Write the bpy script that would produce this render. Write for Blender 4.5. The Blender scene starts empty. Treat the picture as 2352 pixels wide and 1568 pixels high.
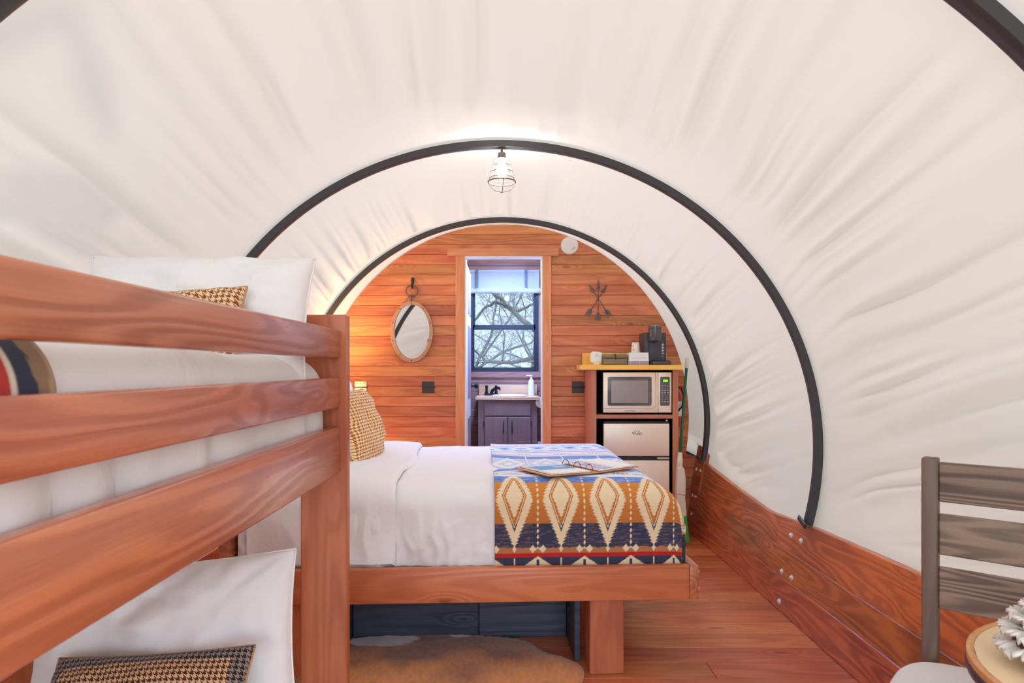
import bpy, bmesh, math, random
import numpy as np
from mathutils import Matrix, Vector, Euler

random.seed(7)
rng = np.random.default_rng(11)
PI = math.pi
sc = bpy.context.scene
COL = sc.collection

# ------------------------------------------------------------------ camera, world, sun, exposure
CZ = 1.27                       # eye height
FPX = 1480.0                    # focal length in pixels of the 2352 wide frame
cam_d = bpy.data.cameras.new('camera')
cam = bpy.data.objects.new('camera', cam_d)
COL.objects.link(cam)
cam.location = (0, 0, CZ)
cam.rotation_euler = (PI / 2, 0, 0)
cam_d.sensor_width = 36.0
cam_d.lens = FPX / 2352 * 36.0
cam_d.shift_x = 6 / 2352
cam_d.shift_y = 61 / 2352
cam_d.clip_start = 0.02
cam_d.dof.use_dof = True
cam_d.dof.focus_distance = 3.3
cam_d.dof.aperture_fstop = 8.0
sc.camera = cam

world = bpy.data.worlds.new('sky')
sc.world = world
world.use_nodes = True
wn = world.node_tree.nodes
wn['Background'].inputs['Color'].default_value = (0.66, 0.82, 1.0, 1)
wn['Background'].inputs['Strength'].default_value = 2.6

sun_d = bpy.data.lights.new('sun', 'SUN')
sun_d.energy = 2.4
sun_d.color = (1.0, 0.93, 0.84)
sun_d.angle = 0.05
sun = bpy.data.objects.new('sun', sun_d)
COL.objects.link(sun)
TO_SUN = Vector((0.10, -0.30, 0.95)).normalized()
sun.rotation_euler = TO_SUN.to_track_quat('Z', 'Y').to_euler()

sc.view_settings.view_transform = 'Standard'
sc.view_settings.look = 'None'
sc.view_settings.gamma = 1.0
sc.view_settings.use_curve_mapping = False
sc.view_settings.exposure = 0.46
sc.cycles.use_denoising = True
sc.cycles.max_bounces = 8
sc.cycles.diffuse_bounces = 5
sc.cycles.glossy_bounces = 3
sc.cycles.transmission_bounces = 4
sc.cycles.transparent_max_bounces = 8
sc.cycles.use_adaptive_sampling = True
sc.cycles.adaptive_threshold = 0.06
sc.cycles.sample_clamp_indirect = 8.0

# ------------------------------------------------------------------ helpers
def s2l(c):
    c = c / 255.0
    return c / 12.92 if c <= 0.04045 else ((c + 0.055) / 1.055) ** 2.4

def rgb(r, g, b):
    return (s2l(r), s2l(g), s2l(b), 1.0)

def vn(x, y, seed=0):
    x = np.asarray(x, float); y = np.asarray(y, float)
    x, y = np.broadcast_arrays(x, y)
    xi = np.floor(x); yi = np.floor(y)
    fx = x - xi; fy = y - yi
    fx = fx * fx * (3 - 2 * fx); fy = fy * fy * (3 - 2 * fy)
    def h(i, j):
        v = np.sin(i * 127.1 + j * 311.7 + seed * 74.7) * 43758.5453
        return v - np.floor(v)
    a = h(xi, yi); b = h(xi + 1, yi); c = h(xi, yi + 1); d = h(xi + 1, yi + 1)
    return (a + (b - a) * fx) * (1 - fy) + (c + (d - c) * fx) * fy

def sstep(a, b, x):
    t = np.clip((np.asarray(x, float) - a) / (b - a), 0, 1)
    return t * t * (3 - 2 * t)

def wm(o):
    m = o.matrix_basis.copy()
    if o.parent:
        m = wm(o.parent) @ o.matrix_parent_inverse @ m
    return m

def put(o, parent, local=False):
    """parent o; o keeps its own transform as a world one, or as one local to the parent"""
    o.parent = parent
    if local:
        o.matrix_parent_inverse = Matrix.Identity(4)
    else:
        o.matrix_parent_inverse = wm(parent).inverted()
    return o

def tag(o, label=None, cat=None, group=None, kind=None):
    if label: o['label'] = label
    if cat: o['category'] = cat
    if group: o['group'] = group
    if kind: o['kind'] = kind
    return o

def thing(name, label, cat, loc=(0, 0, 0), rotz=0.0, group=None):
    o = bpy.data.objects.new(name, None)
    COL.objects.link(o)
    o.location = loc
    o.rotation_euler = (0, 0, rotz)
    o.empty_display_size = 0.05
    return tag(o, label, cat, group)

def link(name, me, mat, parent=None, loc=(0, 0, 0), rot=(0, 0, 0), local=False):
    o = bpy.data.objects.new(name, me)
    COL.objects.link(o)
    if mat is not None and len(me.materials) == 0:
        me.materials.append(mat)
    o.location = loc
    o.rotation_euler = rot
    if parent: put(o, parent, local)
    return o

def mesh(name, verts, faces, smooth=False):
    me = bpy.data.meshes.new(name)
    me.from_pydata([tuple(v) for v in verts], [], [tuple(f) for f in faces])
    if smooth:
        me.polygons.foreach_set('use_smooth', [True] * len(me.polygons))
    me.update()
    return me

_boxes = {}
def box(name, size, loc, mat, parent=None, rot=(0, 0, 0), bev=0.003, seg=1, local=False):
    key = tuple(round(s, 4) for s in size) + (round(bev, 4), seg, mat.name)
    me = _boxes.get(key)
    if me is None:
        bm = bmesh.new()
        bmesh.ops.create_cube(bm, size=1.0)
        for v in bm.verts:
            v.co.x *= size[0]; v.co.y *= size[1]; v.co.z *= size[2]
        if bev > 0:
            b = min(bev, min(size) * 0.45)
            bmesh.ops.bevel(bm, geom=list(bm.edges), offset=b, segments=seg, profile=0.5, affect='EDGES')
        me = bpy.data.meshes.new(name)
        bm.to_mesh(me); bm.free()
        if seg > 1:
            me.polygons.foreach_set('use_smooth', [True] * len(me.polygons))
        me.materials.append(mat)
        _boxes[key] = me
    return link(name, me, mat, parent, loc, rot, local)

def span(name, x, y, z, mat, parent=None, bev=0.003, seg=1, local=False):
    """box from ranges"""
    return box(name, (abs(x[1] - x[0]), abs(y[1] - y[0]), abs(z[1] - z[0])),
               ((x[0] + x[1]) / 2, (y[0] + y[1]) / 2, (z[0] + z[1]) / 2), mat, parent, bev=bev, seg=seg, local=local)

def tube_data(path, radius, n=8, closed=False, cap=True):
    P = [Vector(p) for p in path]
    m = len(P)
    R = radius if hasattr(radius, '__len__') else [radius] * m
    V, F = [], []
    up = None
    for i in range(m):
        if closed:
            t = P[(i + 1) % m] - P[i - 1]
        else:
            t = P[min(i + 1, m - 1)] - P[max(i - 1, 0)]
        t.normalize()
        if up is None:
            up = Vector((0, 0, 1)) if abs(t.z) < 0.9 else Vector((1, 0, 0))
        a = (up - t * up.dot(t)).normalized()
        b = t.cross(a)
        up = a
        for k in range(n):
            an = 2 * PI * k / n
            V.append(P[i] + (a * math.cos(an) + b * math.sin(an)) * R[i])
    for i in range(m if closed else m - 1):
        j = (i + 1) % m
        for k in range(n):
            l = (k + 1) % n
            F.append((i * n + k, i * n + l, j * n + l, j * n + k))
    if cap and not closed:
        F.append(tuple(range(n))[::-1])
        F.append(tuple((m - 1) * n + k for k in range(n)))
    return V, F

def tube(name, path, radius, mat, parent=None, n=8, closed=False, local=False):
    V, F = tube_data(path, radius, n, closed)
    return link(name, mesh(name, V, F, True), mat, parent, local=local)

def merge(parts):
    V, F = [], []
    for v, f in parts:
        o = len(V)
        V += list(v)
        F += [tuple(i + o for i in q) for q in f]
    return V, F

def lathe(name, prof, mat, parent=None, loc=(0, 0, 0), n=28, rot=(0, 0, 0), local=False, smooth=True):
    V, F = [], []
    for r, z in prof:
        for k in range(n):
            a = 2 * PI * k / n
            V.append((r * math.cos(a), r * math.sin(a), z))
    for i in range(len(prof) - 1):
        for k in range(n):
            l = (k + 1) % n
            F.append((i * n + k, i * n + l, (i + 1) * n + l, (i + 1) * n + k))
    F.append(tuple(range(n))[::-1])
    F.append(tuple((len(prof) - 1) * n + k for k in range(n)))
    me = mesh(name, V, F, smooth)
    o = link(name, me, mat, parent, loc, rot, local)
    if smooth: sharp(me)
    return o

def sharp(me, ang=40):
    try:
        me.set_sharp_from_angle(angle=math.radians(ang))
    except Exception:
        pass

def prism_data(poly, y0, y1, axis='Y'):
    """polygon in the (x,z) plane extruded along y (or (x,y) along z, (y,z) along x)"""
    def mk(p, t):
        if axis == 'Y': return (p[0], t, p[1])
        if axis == 'Z': return (p[0], p[1], t)
        return (t, p[0], p[1])
    n = len(poly)
    V = [mk(p, y0) for p in poly] + [mk(p, y1) for p in poly]
    F = [tuple(range(n)), tuple(range(2 * n - 1, n - 1, -1))]
    for i in range(n):
        j = (i + 1) % n
        F.append((i, i + n, j + n, j))
    return V, F

def fixn(me):
    bm = bmesh.new(); bm.from_mesh(me)
    bmesh.ops.recalc_face_normals(bm, faces=bm.faces)
    bm.to_mesh(me); bm.free()
    return me

def prism(name, poly, y0, y1, mat, parent=None, axis='Y', loc=(0, 0, 0), bev=0.0, rot=(0, 0, 0), local=False):
    V, F = prism_data(poly, y0, y1, axis)
    me = fixn(mesh(name, V, F))
    if bev > 0:
        bm = bmesh.new(); bm.from_mesh(me)
        bmesh.ops.bevel(bm, geom=list(bm.edges), offset=bev, segments=1, affect='EDGES')
        bm.to_mesh(me); bm.free()
    return link(name, me, mat, parent, loc, rot, local)

def centred(name, V, F, mat, parent=None, smooth=False):
    """mesh given in world coordinates, origin moved to its centre so object texture coords are local"""
    A = np.array([tuple(v) for v in V], float)
    c = (A.min(0) + A.max(0)) / 2
    me = fixn(mesh(name, A - c, F, smooth))
    return link(name, me, mat, parent, tuple(c))

def grid_mesh(name, P, uv=None, col=None, wrap_u=False, flip=False):
    nu, nv = P.shape[:2]
    idx = np.arange(nu * nv).reshape(nu, nv)
    if wrap_u:
        idx = np.vstack([idx, idx[:1]])
    a = idx[:-1, :-1]; b = idx[1:, :-1]; c = idx[1:, 1:]; d = idx[:-1, 1:]
    Q = np.stack([a, b, c, d] if not flip else [d, c, b, a], -1).reshape(-1, 4)
    me = bpy.data.meshes.new(name)
    V = P.reshape(-1, 3)
    me.vertices.add(len(V)); me.vertices.foreach_set('co', V.astype(np.float32).ravel())
    me.loops.add(Q.size); me.loops.foreach_set('vertex_index', Q.astype(np.int32).ravel())
    me.polygons.add(len(Q))
    me.polygons.foreach_set('loop_start', (np.arange(len(Q)) * 4).astype(np.int32))
    me.polygons.foreach_set('use_smooth', np.ones(len(Q), bool))
    if uv is not None:
        ul = me.uv_layers.new(name='UVMap')
        ul.data.foreach_set('uv', uv.reshape(-1, 2)[Q.ravel()].astype(np.float32).ravel())
    if col is not None:
        at = me.color_attributes.new('print', 'FLOAT_COLOR', 'POINT')
        C = np.ones((len(V), 4), np.float32); C[:, :3] = col.reshape(-1, 3)
        at.data.foreach_set('color', C.ravel())
    me.update(calc_edges=True)
    me.validate()
    return me

# ------------------------------------------------------------------ materials
def mat_base(name):
    m = bpy.data.materials.new(name)
    m.use_nodes = True
    nt = m.node_tree
    return m, nt.nodes, nt.links, nt.nodes['Principled BSDF']

def plain(name, col, rough=0.5, metal=0.0, spec=0.5, bump=0.0, bscale=200.0, emit=None, estr=0.0):
    m, N, L, B = mat_base(name)
    B.inputs['Base Color'].default_value = col
    B.inputs['Roughness'].default_value = rough
    B.inputs['Metallic'].default_value = metal
    B.inputs['Specular IOR Level'].default_value = spec
    if emit:
        B.inputs['Emission Color'].default_value = emit
        B.inputs['Emission Strength'].default_value = estr
    tc = N.new('ShaderNodeTexCoord')
    nz = N.new('ShaderNodeTexNoise'); nz.inputs['Scale'].default_value = bscale; nz.inputs['Detail'].default_value = 3
    L.new(tc.outputs['Object'], nz.inputs['Vector'])
    mr = N.new('ShaderNodeMapRange')
    mr.inputs['To Min'].default_value = max(0.0, rough - 0.06); mr.inputs['To Max'].default_value = min(1.0, rough + 0.06)
    L.new(nz.outputs['Fac'], mr.inputs['Value']); L.new(mr.outputs['Result'], B.inputs['Roughness'])
    if bump > 0:
        bp = N.new('ShaderNodeBump'); bp.inputs['Strength'].default_value = bump; bp.inputs['Distance'].default_value = 0.002
        L.new(nz.outputs['Fac'], bp.inputs['Height']); L.new(bp.outputs['Normal'], B.inputs['Normal'])
    return m

def wood(name, light, dark, axis='X', rough=0.42, contrast=1.0, density=1.0, knots=True, jitter=0.18, bump=0.25, spec=0.5, coat=0.0, hot=None):
    m, N, L, B = mat_base(name)
    tc = N.new('ShaderNodeTexCoord'); oi = N.new('ShaderNodeObjectInfo')
    off = N.new('ShaderNodeVectorMath'); off.operation = 'SCALE'
    off.inputs[0].default_value = (37.0, 23.0, 61.0)
    L.new(oi.outputs['Random'], off.inputs['Scale'])
    add = N.new('ShaderNodeVectorMath'); add.operation = 'ADD'
    L.new(tc.outputs['Object'], add.inputs[0]); L.new(off.outputs['Vector'], add.inputs[1])
    def mapped(along, across):
        s = [across] * 3; s['XYZ'.index(axis)] = along
        v = N.new('ShaderNodeVectorMath'); v.operation = 'MULTIPLY'
        v.inputs[1].default_value = s
        L.new(add.outputs['Vector'], v.inputs[0]); return v.outputs['Vector']
    def math_(op, a, b=None, c=None):
        n = N.new('ShaderNodeMath'); n.operation = op
        for i, q in enumerate((a, b, c)):
            if q is None: continue
            if isinstance(q, (int, float)): n.inputs[i].default_value = q
            else: L.new(q, n.inputs[i])
        return n.outputs[0]
    def mrange(v, a, b, c, d):
        n = N.new('ShaderNodeMapRange'); n.inputs['From Min'].default_value = a; n.inputs['From Max'].default_value = b
        n.inputs['To Min'].default_value = c; n.inputs['To Max'].default_value = d
        n.interpolation_type = 'SMOOTHSTEP'
        L.new(v, n.inputs['Value']); return n.outputs['Result']
    n1 = N.new('ShaderNodeTexNoise'); n1.inputs['Scale'].default_value = 1.0; n1.inputs['Detail'].default_value = 2.0
    n1.inputs['Roughness'].default_value = 0.35
    L.new(mapped(0.9, 7.5), n1.inputs['Vector'])
    h = math_('MULTIPLY', n1.outputs['Fac'], 9.0 * density)
    if knots:
        vo = N.new('ShaderNodeTexVoronoi'); vo.inputs['Scale'].default_value = 1.0
        L.new(mapped(2.2, 7.0), vo.inputs['Vector'])
        sel = N.new('ShaderNodeSeparateColor'); L.new(vo.outputs['Color'], sel.inputs['Color'])
        has = mrange(sel.outputs['Red'], 0.45, 0.5, 0, 1)
        kn = math_('MULTIPLY', mrange(vo.outputs['Distance'], 0.0, 0.34, 1, 0), has)
        core = math_('MULTIPLY', mrange(vo.outputs['Distance'], 0.03, 0.11, 1, 0), has)
        h = math_('ADD', h, math_('MULTIPLY', kn, 2.6))
    g = math_('SINE', math_('MULTIPLY', h, 6.2831))
    g = mrange(g, -0.9, 1.0, 0, 1)
    fi = N.new('ShaderNodeTexNoise'); fi.inputs['Scale'].default_value = 1.0; fi.inputs['Detail'].default_value = 3.0
    L.new(mapped(3.0, 170.0), fi.inputs['Vector'])
    bl = N.new('ShaderNodeTexNoise'); bl.inputs['Scale'].default_value = 1.0; bl.inputs['Detail'].default_value = 2.0
    L.new(mapped(1.6, 5.0), bl.inputs['Vector'])
    val = math_('ADD', math_('MULTIPLY', g, 0.42 * contrast), math_('MULTIPLY', fi.outputs['Fac'], 0.35))
    val = math_('ADD', val, math_('MULTIPLY', mrange(bl.outputs['Fac'], 0.3, 0.7, 0, 1), 0.34))
    ramp = N.new('ShaderNodeValToRGB')
    e = ramp.color_ramp.elements
    e[0].position = 0.12; e[0].color = dark
    e[1].position = 0.92; e[1].color = light
    if hot:
        x = e.new(0.80); x.color = tuple(0.5 * (light[i] + hot[i]) for i in range(3)) + (1,)
        e[2].color = hot
    L.new(val, ramp.inputs['Fac'])
    col = ramp.outputs['Color']
    if knots:
        mx = N.new('ShaderNodeMix'); mx.data_type = 'RGBA'
        L.new(math_('MULTIPLY', core, 0.75), mx.inputs['Factor'])
        L.new(col, mx.inputs[6]); mx.inputs[7].default_value = tuple(c * 0.45 for c in dark[:3]) + (1,)
        col = mx.outputs[2]
    hs = N.new('ShaderNodeHueSaturation')
    r2 = N.new('ShaderNodeMath'); r2.operation = 'FRACT'
    L.new(math_('MULTIPLY', oi.outputs['Random'], 7.31), r2.inputs[0])
    L.new(mrange(r2.outputs[0], 0, 1, 1 - jitter, 1 + jitter), hs.inputs['Value'])
    L.new(mrange(oi.outputs['Random'], 0, 1, 0.5 - jitter * 0.06, 0.5 + jitter * 0.06), hs.inputs['Hue'])
    L.new(col, hs.inputs['Color'])
    L.new(hs.outputs['Color'], B.inputs['Base Color'])
    L.new(mrange(val, 0.1, 0.9, rough + 0.08, max(0.05, rough - 0.08)), B.inputs['Roughness'])
    B.inputs['Specular IOR Level'].default_value = spec
    B.inputs['Coat Weight'].default_value = coat
    B.inputs['Coat Roughness'].default_value = 0.25
    bp = N.new('ShaderNodeBump'); bp.inputs['Strength'].default_value = bump; bp.inputs['Distance'].default_value = 0.003
    L.new(math_('ADD', g, math_('MULTIPLY', fi.outputs['Fac'], 0.6)), bp.inputs['Height'])
    L.new(bp.outputs['Normal'], B.inputs['Normal'])
    return m

def fabric(name, col, rough=0.9, weave=900.0, bump=0.12, wr=0.0, sheen=0.15):
    m, N, L, B = mat_base(name)
    B.inputs['Roughness'].default_value = rough
    B.inputs['Specular IOR Level'].default_value = 0.2
    B.inputs['Sheen Weight'].default_value = sheen
    tc = N.new('ShaderNodeTexCoord')
    n1 = N.new('ShaderNodeTexNoise'); n1.inputs['Scale'].default_value = weave; n1.inputs['Detail'].default_value = 2
    n2 = N.new('ShaderNodeTexNoise'); n2.inputs['Scale'].default_value = 9.0; n2.inputs['Detail'].default_value = 5
    n2.inputs['Distortion'].default_value = 1.2
    for n in (n1, n2): L.new(tc.outputs['Object'], n.inputs['Vector'])
    mx = N.new('ShaderNodeMix'); mx.data_type = 'RGBA'
    mx.inputs[6].default_value = tuple(c * 0.955 for c in col[:3]) + (1,); mx.inputs[7].default_value = col
    L.new(n1.outputs['Fac'], mx.inputs['Factor'])
    L.new(mx.outputs[2], B.inputs['Base Color'])
    b1 = N.new('ShaderNodeBump'); b1.inputs['Strength'].default_value = bump; b1.inputs['Distance'].default_value = 0.001
    L.new(n1.outputs['Fac'], b1.inputs['Height'])
    if wr > 0:
        b2 = N.new('ShaderNodeBump'); b2.inputs['Strength'].default_value = wr; b2.inputs['Distance'].default_value = 0.01
        L.new(n2.outputs['Fac'], b2.inputs['Height']); L.new(b2.outputs['Normal'], b1.inputs['Normal'])
    L.new(b1.outputs['Normal'], B.inputs['Normal'])
    return m

def printed(name, rough=0.95, sheen=0.2, bump=0.2, weave=500.0):
    """woven or printed colours held in the mesh attribute 'print'"""
    m, N, L, B = mat_base(name)
    at = N.new('ShaderNodeAttribute'); at.attribute_name = 'print'
    tc = N.new('ShaderNodeTexCoord')
    n1 = N.new('ShaderNodeTexNoise'); n1.inputs['Scale'].default_value = weave; n1.inputs['Detail'].default_value = 2
    L.new(tc.outputs['Object'], n1.inputs['Vector'])
    mr = N.new('ShaderNodeMapRange'); mr.inputs['To Min'].default_value = 0.82; mr.inputs['To Max'].default_value = 1.12
    L.new(n1.outputs['Fac'], mr.inputs['Value'])
    vm = N.new('ShaderNodeVectorMath'); vm.operation = 'SCALE'
    L.new(at.outputs['Color'], vm.inputs[0]); L.new(mr.outputs['Result'], vm.inputs['Scale'])
    L.new(vm.outputs['Vector'], B.inputs['Base Color'])
    B.inputs['Roughness'].default_value = rough
    B.inputs['Specular IOR Level'].default_value = 0.15
    B.inputs['Sheen Weight'].default_value = sheen
    b1 = N.new('ShaderNodeBump'); b1.inputs['Strength'].default_value = bump; b1.inputs['Distance'].default_value = 0.0015
    L.new(n1.outputs['Fac'], b1.inputs['Height']); L.new(b1.outputs['Normal'], B.inputs['Normal'])
    return m

def houndstooth(name, dark, light, border=None, period=0.02, half=(0.2, 0.2), bw=0.03):
    m, N, L, B = mat_base(name)
    uv = N.new('ShaderNodeUVMap'); uv.uv_map = 'UVMap'
    sx = N.new('ShaderNodeSeparateXYZ'); L.new(uv.outputs['UV'], sx.inputs[0])
    def M(op, a, b=None):
        n = N.new('ShaderNodeMath'); n.operation = op
        for i, q in enumerate((a, b)):
            if q is None: continue
            if isinstance(q, (int, float)): n.inputs[i].default_value = q
            else: L.new(q, n.inputs[i])
        return n.outputs[0]
    u = M('DIVIDE', sx.outputs['X'], period); v = M('DIVIDE', sx.outputs['Y'], period)
    a = M('LESS_THAN', M('FRACT', u), 0.5); b = M('LESS_THAN', M('FRACT', v), 0.5)
    t = M('LESS_THAN', M('FRACT', M('MULTIPLY', M('ADD', u, v), 2.0)), 0.5)
    mx = N.new('ShaderNodeMix'); mx.data_type = 'FLOAT'
    L.new(t, mx.inputs['Factor']); L.new(a, mx.inputs[2]); L.new(b, mx.inputs[3])
    c = N.new('ShaderNodeMix'); c.data_type = 'RGBA'
    L.new(mx.outputs[0], c.inputs['Factor']); c.inputs[6].default_value = light; c.inputs[7].default_value = dark
    col = c.outputs[2]
    if border:
        ex = M('GREATER_THAN', M('ABSOLUTE', sx.outputs['X']), half[0] - bw)
        ey = M('GREATER_THAN', M('ABSOLUTE', sx.outputs['Y']), half[1] - bw)
        e = M('MAXIMUM', ex, ey)
        c2 = N.new('ShaderNodeMix'); c2.data_type = 'RGBA'
        L.new(mx.outputs[0], c2.inputs['Factor']); c2.inputs[6].default_value = border[1]; c2.inputs[7].default_value = border[0]
        c3 = N.new('ShaderNodeMix'); c3.data_type = 'RGBA'
        L.new(e, c3.inputs['Factor']); L.new(col, c3.inputs[6]); L.new(c2.outputs[2], c3.inputs[7])
        col = c3.outputs[2]
    L.new(col, B.inputs['Base Color'])
    B.inputs['Roughness'].default_value = 0.95
    B.inputs['Specular IOR Level'].default_value = 0.1
    B.inputs['Sheen Weight'].default_value = 0.2
    bp = N.new('ShaderNodeBump'); bp.inputs['Strength'].default_value = 0.3; bp.inputs['Distance'].default_value = 0.002
    L.new(mx.outputs[0], bp.inputs['Height']); L.new(bp.outputs['Normal'], B.inputs['Normal'])
    return m

def canvas_mat(name, col, trans, share=0.5):
    m = bpy.data.materials.new(name); m.use_nodes = True
    nt = m.node_tree; N = nt.nodes; L = nt.links
    N.clear()
    out = N.new('ShaderNodeOutputMaterial')
    d = N.new('ShaderNodeBsdfDiffuse'); t = N.new('ShaderNodeBsdfTranslucent'); mx = N.new('ShaderNodeMixShader')
    tc = N.new('ShaderNodeTexCoord')
    nz = N.new('ShaderNodeTexNoise'); nz.inputs['Scale'].default_value = 420; nz.inputs['Detail'].default_value = 2
    L.new(tc.outputs['Object'], nz.inputs['Vector'])
    cm = N.new('ShaderNodeMix'); cm.data_type = 'RGBA'
    cm.inputs[6].default_value = tuple(c * 0.97 for c in col[:3]) + (1,); cm.inputs[7].default_value = col
    L.new(nz.outputs['Fac'], cm.inputs['Factor']); L.new(cm.outputs[2], d.inputs['Color'])
    t.inputs['Color'].default_value = trans
    mx.inputs['Fac'].default_value = share
    L.new(d.outputs[0], mx.inputs[1]); L.new(t.outputs[0], mx.inputs[2]); L.new(mx.outputs[0], out.inputs['Surface'])
    return m

def glass_mat(name, tint=(0.60, 0.63, 0.66, 1), refl=0.08):
    m = bpy.data.materials.new(name); m.use_nodes = True
    nt = m.node_tree; N = nt.nodes; L = nt.links
    N.clear()
    out = N.new('ShaderNodeOutputMaterial')
    t = N.new('ShaderNodeBsdfTransparent'); t.inputs['Color'].default_value = tint
    g = N.new('ShaderNodeBsdfGlossy'); g.inputs['Roughness'].default_value = 0.02
    mx = N.new('ShaderNodeMixShader')
    fr = N.new('ShaderNodeFresnel'); fr.inputs['IOR'].default_value = 1.45
    L.new(fr.outputs['Fac'], mx.inputs['Fac'])
    L.new(t.outputs[0], mx.inputs[1]); L.new(g.outputs[0], mx.inputs[2]); L.new(mx.outputs[0], out.inputs['Surface'])
    return m

M = {}
M['wall_wood'] = wood('wall_wood', rgb(236, 156, 100), rgb(186, 104, 66), 'X', rough=0.45, contrast=0.55, jitter=0.14, bump=0.1)
M['trim_x'] = wood('trim_wood_x', rgb(246, 176, 124), rgb(216, 134, 86), 'X', contrast=0.5, jitter=0.06, bump=0.1)
M['trim_z'] = wood('trim_wood_z', rgb(246, 176, 124), rgb(216, 134, 86), 'Z', contrast=0.5, jitter=0.06, bump=0.1)
M['bunk_y'] = wood('bunk_wood_y', rgb(214, 130, 90), rgb(160, 84, 56), 'Y', rough=0.33, contrast=0.85, density=1.3, jitter=0.06, bump=0.35, coat=0.55)
M['bunk_z'] = wood('bunk_wood_z', rgb(214, 126, 82), rgb(166, 86, 54), 'Z', rough=0.4, contrast=0.5, jitter=0.05, bump=0.2, coat=0.15)
M['bunk_x'] = wood('bunk_wood_x', rgb(226, 138, 86), rgb(176, 94, 56), 'X', rough=0.42, contrast=0.5, jitter=0.06, bump=0.2, coat=0.1)
M['side'] = wood('side_wood', rgb(214, 122, 78), rgb(150, 80, 60), 'Y', rough=0.3, contrast=0.8, density=1.5, jitter=0.1, bump=0.15, coat=0.25, hot=rgb(226, 124, 66))
M['floor'] = wood('floor_wood', rgb(230, 134, 84), rgb(172, 90, 56), 'X', rough=0.40, contrast=0.55, jitter=0.12, bump=0.08, coat=0.15)
M['counter'] = wood('counter_wood', rgb(255, 222, 120), rgb(255, 184, 74), 'X', rough=0.3, contrast=0.5, jitter=0.03, bump=0.05)
M['cab_z'] = wood('cabinet_wood_z', rgb(222, 146, 112), rgb(186, 114, 84), 'Z', rough=0.45, contrast=0.35, knots=False, jitter=0.05, bump=0.1)
M['cab_x'] = wood('cabinet_wood_x', rgb(222, 146, 112), rgb(186, 114, 84), 'X', rough=0.45, contrast=0.35, knots=False, jitter=0.05, bump=0.1)
M['chair_x'] = wood('chair_wood_x', rgb(156, 130, 108), rgb(84, 66, 58), 'X', rough=0.5, contrast=1.1, density=2.0, jitter=0.12, bump=0.3)
M['chair_z'] = wood('chair_wood_z', rgb(132, 106, 92), rgb(92, 70, 62), 'Z', rough=0.5, contrast=0.4, jitter=0.06, bump=0.2)
M['table'] = wood('table_wood', rgb(255, 240, 208), rgb(248, 216, 168), 'Y', rough=0.25, contrast=0.35, knots=False, jitter=0.06, bump=0.03, coat=0.4)
M['table_edge'] = wood('table_edge_wood', rgb(240, 180, 120), rgb(200, 136, 88), 'Z', rough=0.35, contrast=0.3, knots=False, jitter=0.02)
M['vanity'] = wood('vanity_wood', rgb(150, 124, 124), rgb(120, 98, 102), 'Z', rough=0.5, contrast=0.2, knots=False, jitter=0.03, bump=0.05)
M['butcher'] = wood('vanity_top_wood', rgb(240, 204, 168), rgb(206, 152, 112), 'X', rough=0.35, contrast=0.6, jitter=0.04)
M['underbed'] = wood('underbed_wood', rgb(92, 96, 112), rgb(46, 50, 64), 'X', rough=0.5, contrast=0.5, jitter=0.15)
M['hoop'] = plain('hoop_metal', rgb(66, 66, 70), 0.30, 0.15, bscale=4)
M['black'] = plain('black_plastic', rgb(30, 32, 36), 0.4)
M['winframe'] = plain('window_frame_black', rgb(38, 48, 58), 0.4)
M['bronze'] = plain('dark_bronze', rgb(72, 64, 62), 0.45, 0.5)
M['iron'] = plain('grey_iron', rgb(112, 102, 98), 0.55, 0.4)
M['steel'] = plain('stainless_steel', rgb(250, 230, 208), 0.4, 0.4)
M['nickel'] = plain('nickel', rgb(210, 206, 200), 0.3, 0.9)
M['bolt'] = plain('zinc_bolt', rgb(240, 236, 232), 0.3, 0.5)
M['white'] = plain('white_plastic', rgb(240, 238, 234), 0.4)
M['whitepaint'] = plain('white_paint', rgb(236, 236, 236), 0.45)
M['paper'] = plain('paper', rgb(244, 242, 238), 0.8)
M['linen'] = fabric('white_linen', rgb(244, 241, 239), wr=0.6)
M['pillow'] = fabric('pillow_cotton', rgb(246, 243, 241), wr=0.75)
M['mattress'] = fabric('mattress_ticking', rgb(226, 222, 216))
M['greyfab'] = fabric('grey_felt', rgb(232, 230, 232), weave=600, bump=0.3)
M['canvas'] = canvas_mat('wagon_canvas', (0.83, 0.77, 0.715, 1), (0.41, 0.345, 0.29, 1), 0.42)
M['seam'] = canvas_mat('canvas_seam', (0.83, 0.77, 0.715, 1), (0.5, 0.42, 0.36, 1), 0.6)
M['shade'] = canvas_mat('shade_cloth', (0.85, 0.87, 0.88, 1), (0.85, 0.88, 0.86, 1), 0.55)
M['glass'] = glass_mat('window_glass')
M['mirror'] = plain('mirror_silver', (0.92, 0.92, 0.92, 1), 0.0, 1.0, bscale=1)
M['mirror'].node_tree.nodes['Map Range'].inputs['To Max'].default_value = 0.01
M['print'] = printed('woven_print')
M['flatprint'] = printed('paper_print', rough=0.5, sheen=0, bump=0.0)
M['bark'] = plain('bark', rgb(128, 124, 126), 0.9, bump=0.5, bscale=40)
M['twig'] = plain('twig_bark', rgb(176, 178, 186), 0.9)
M['ground'] = plain('ground_grass', rgb(168, 160, 138), 0.95, bscale=3)

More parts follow.
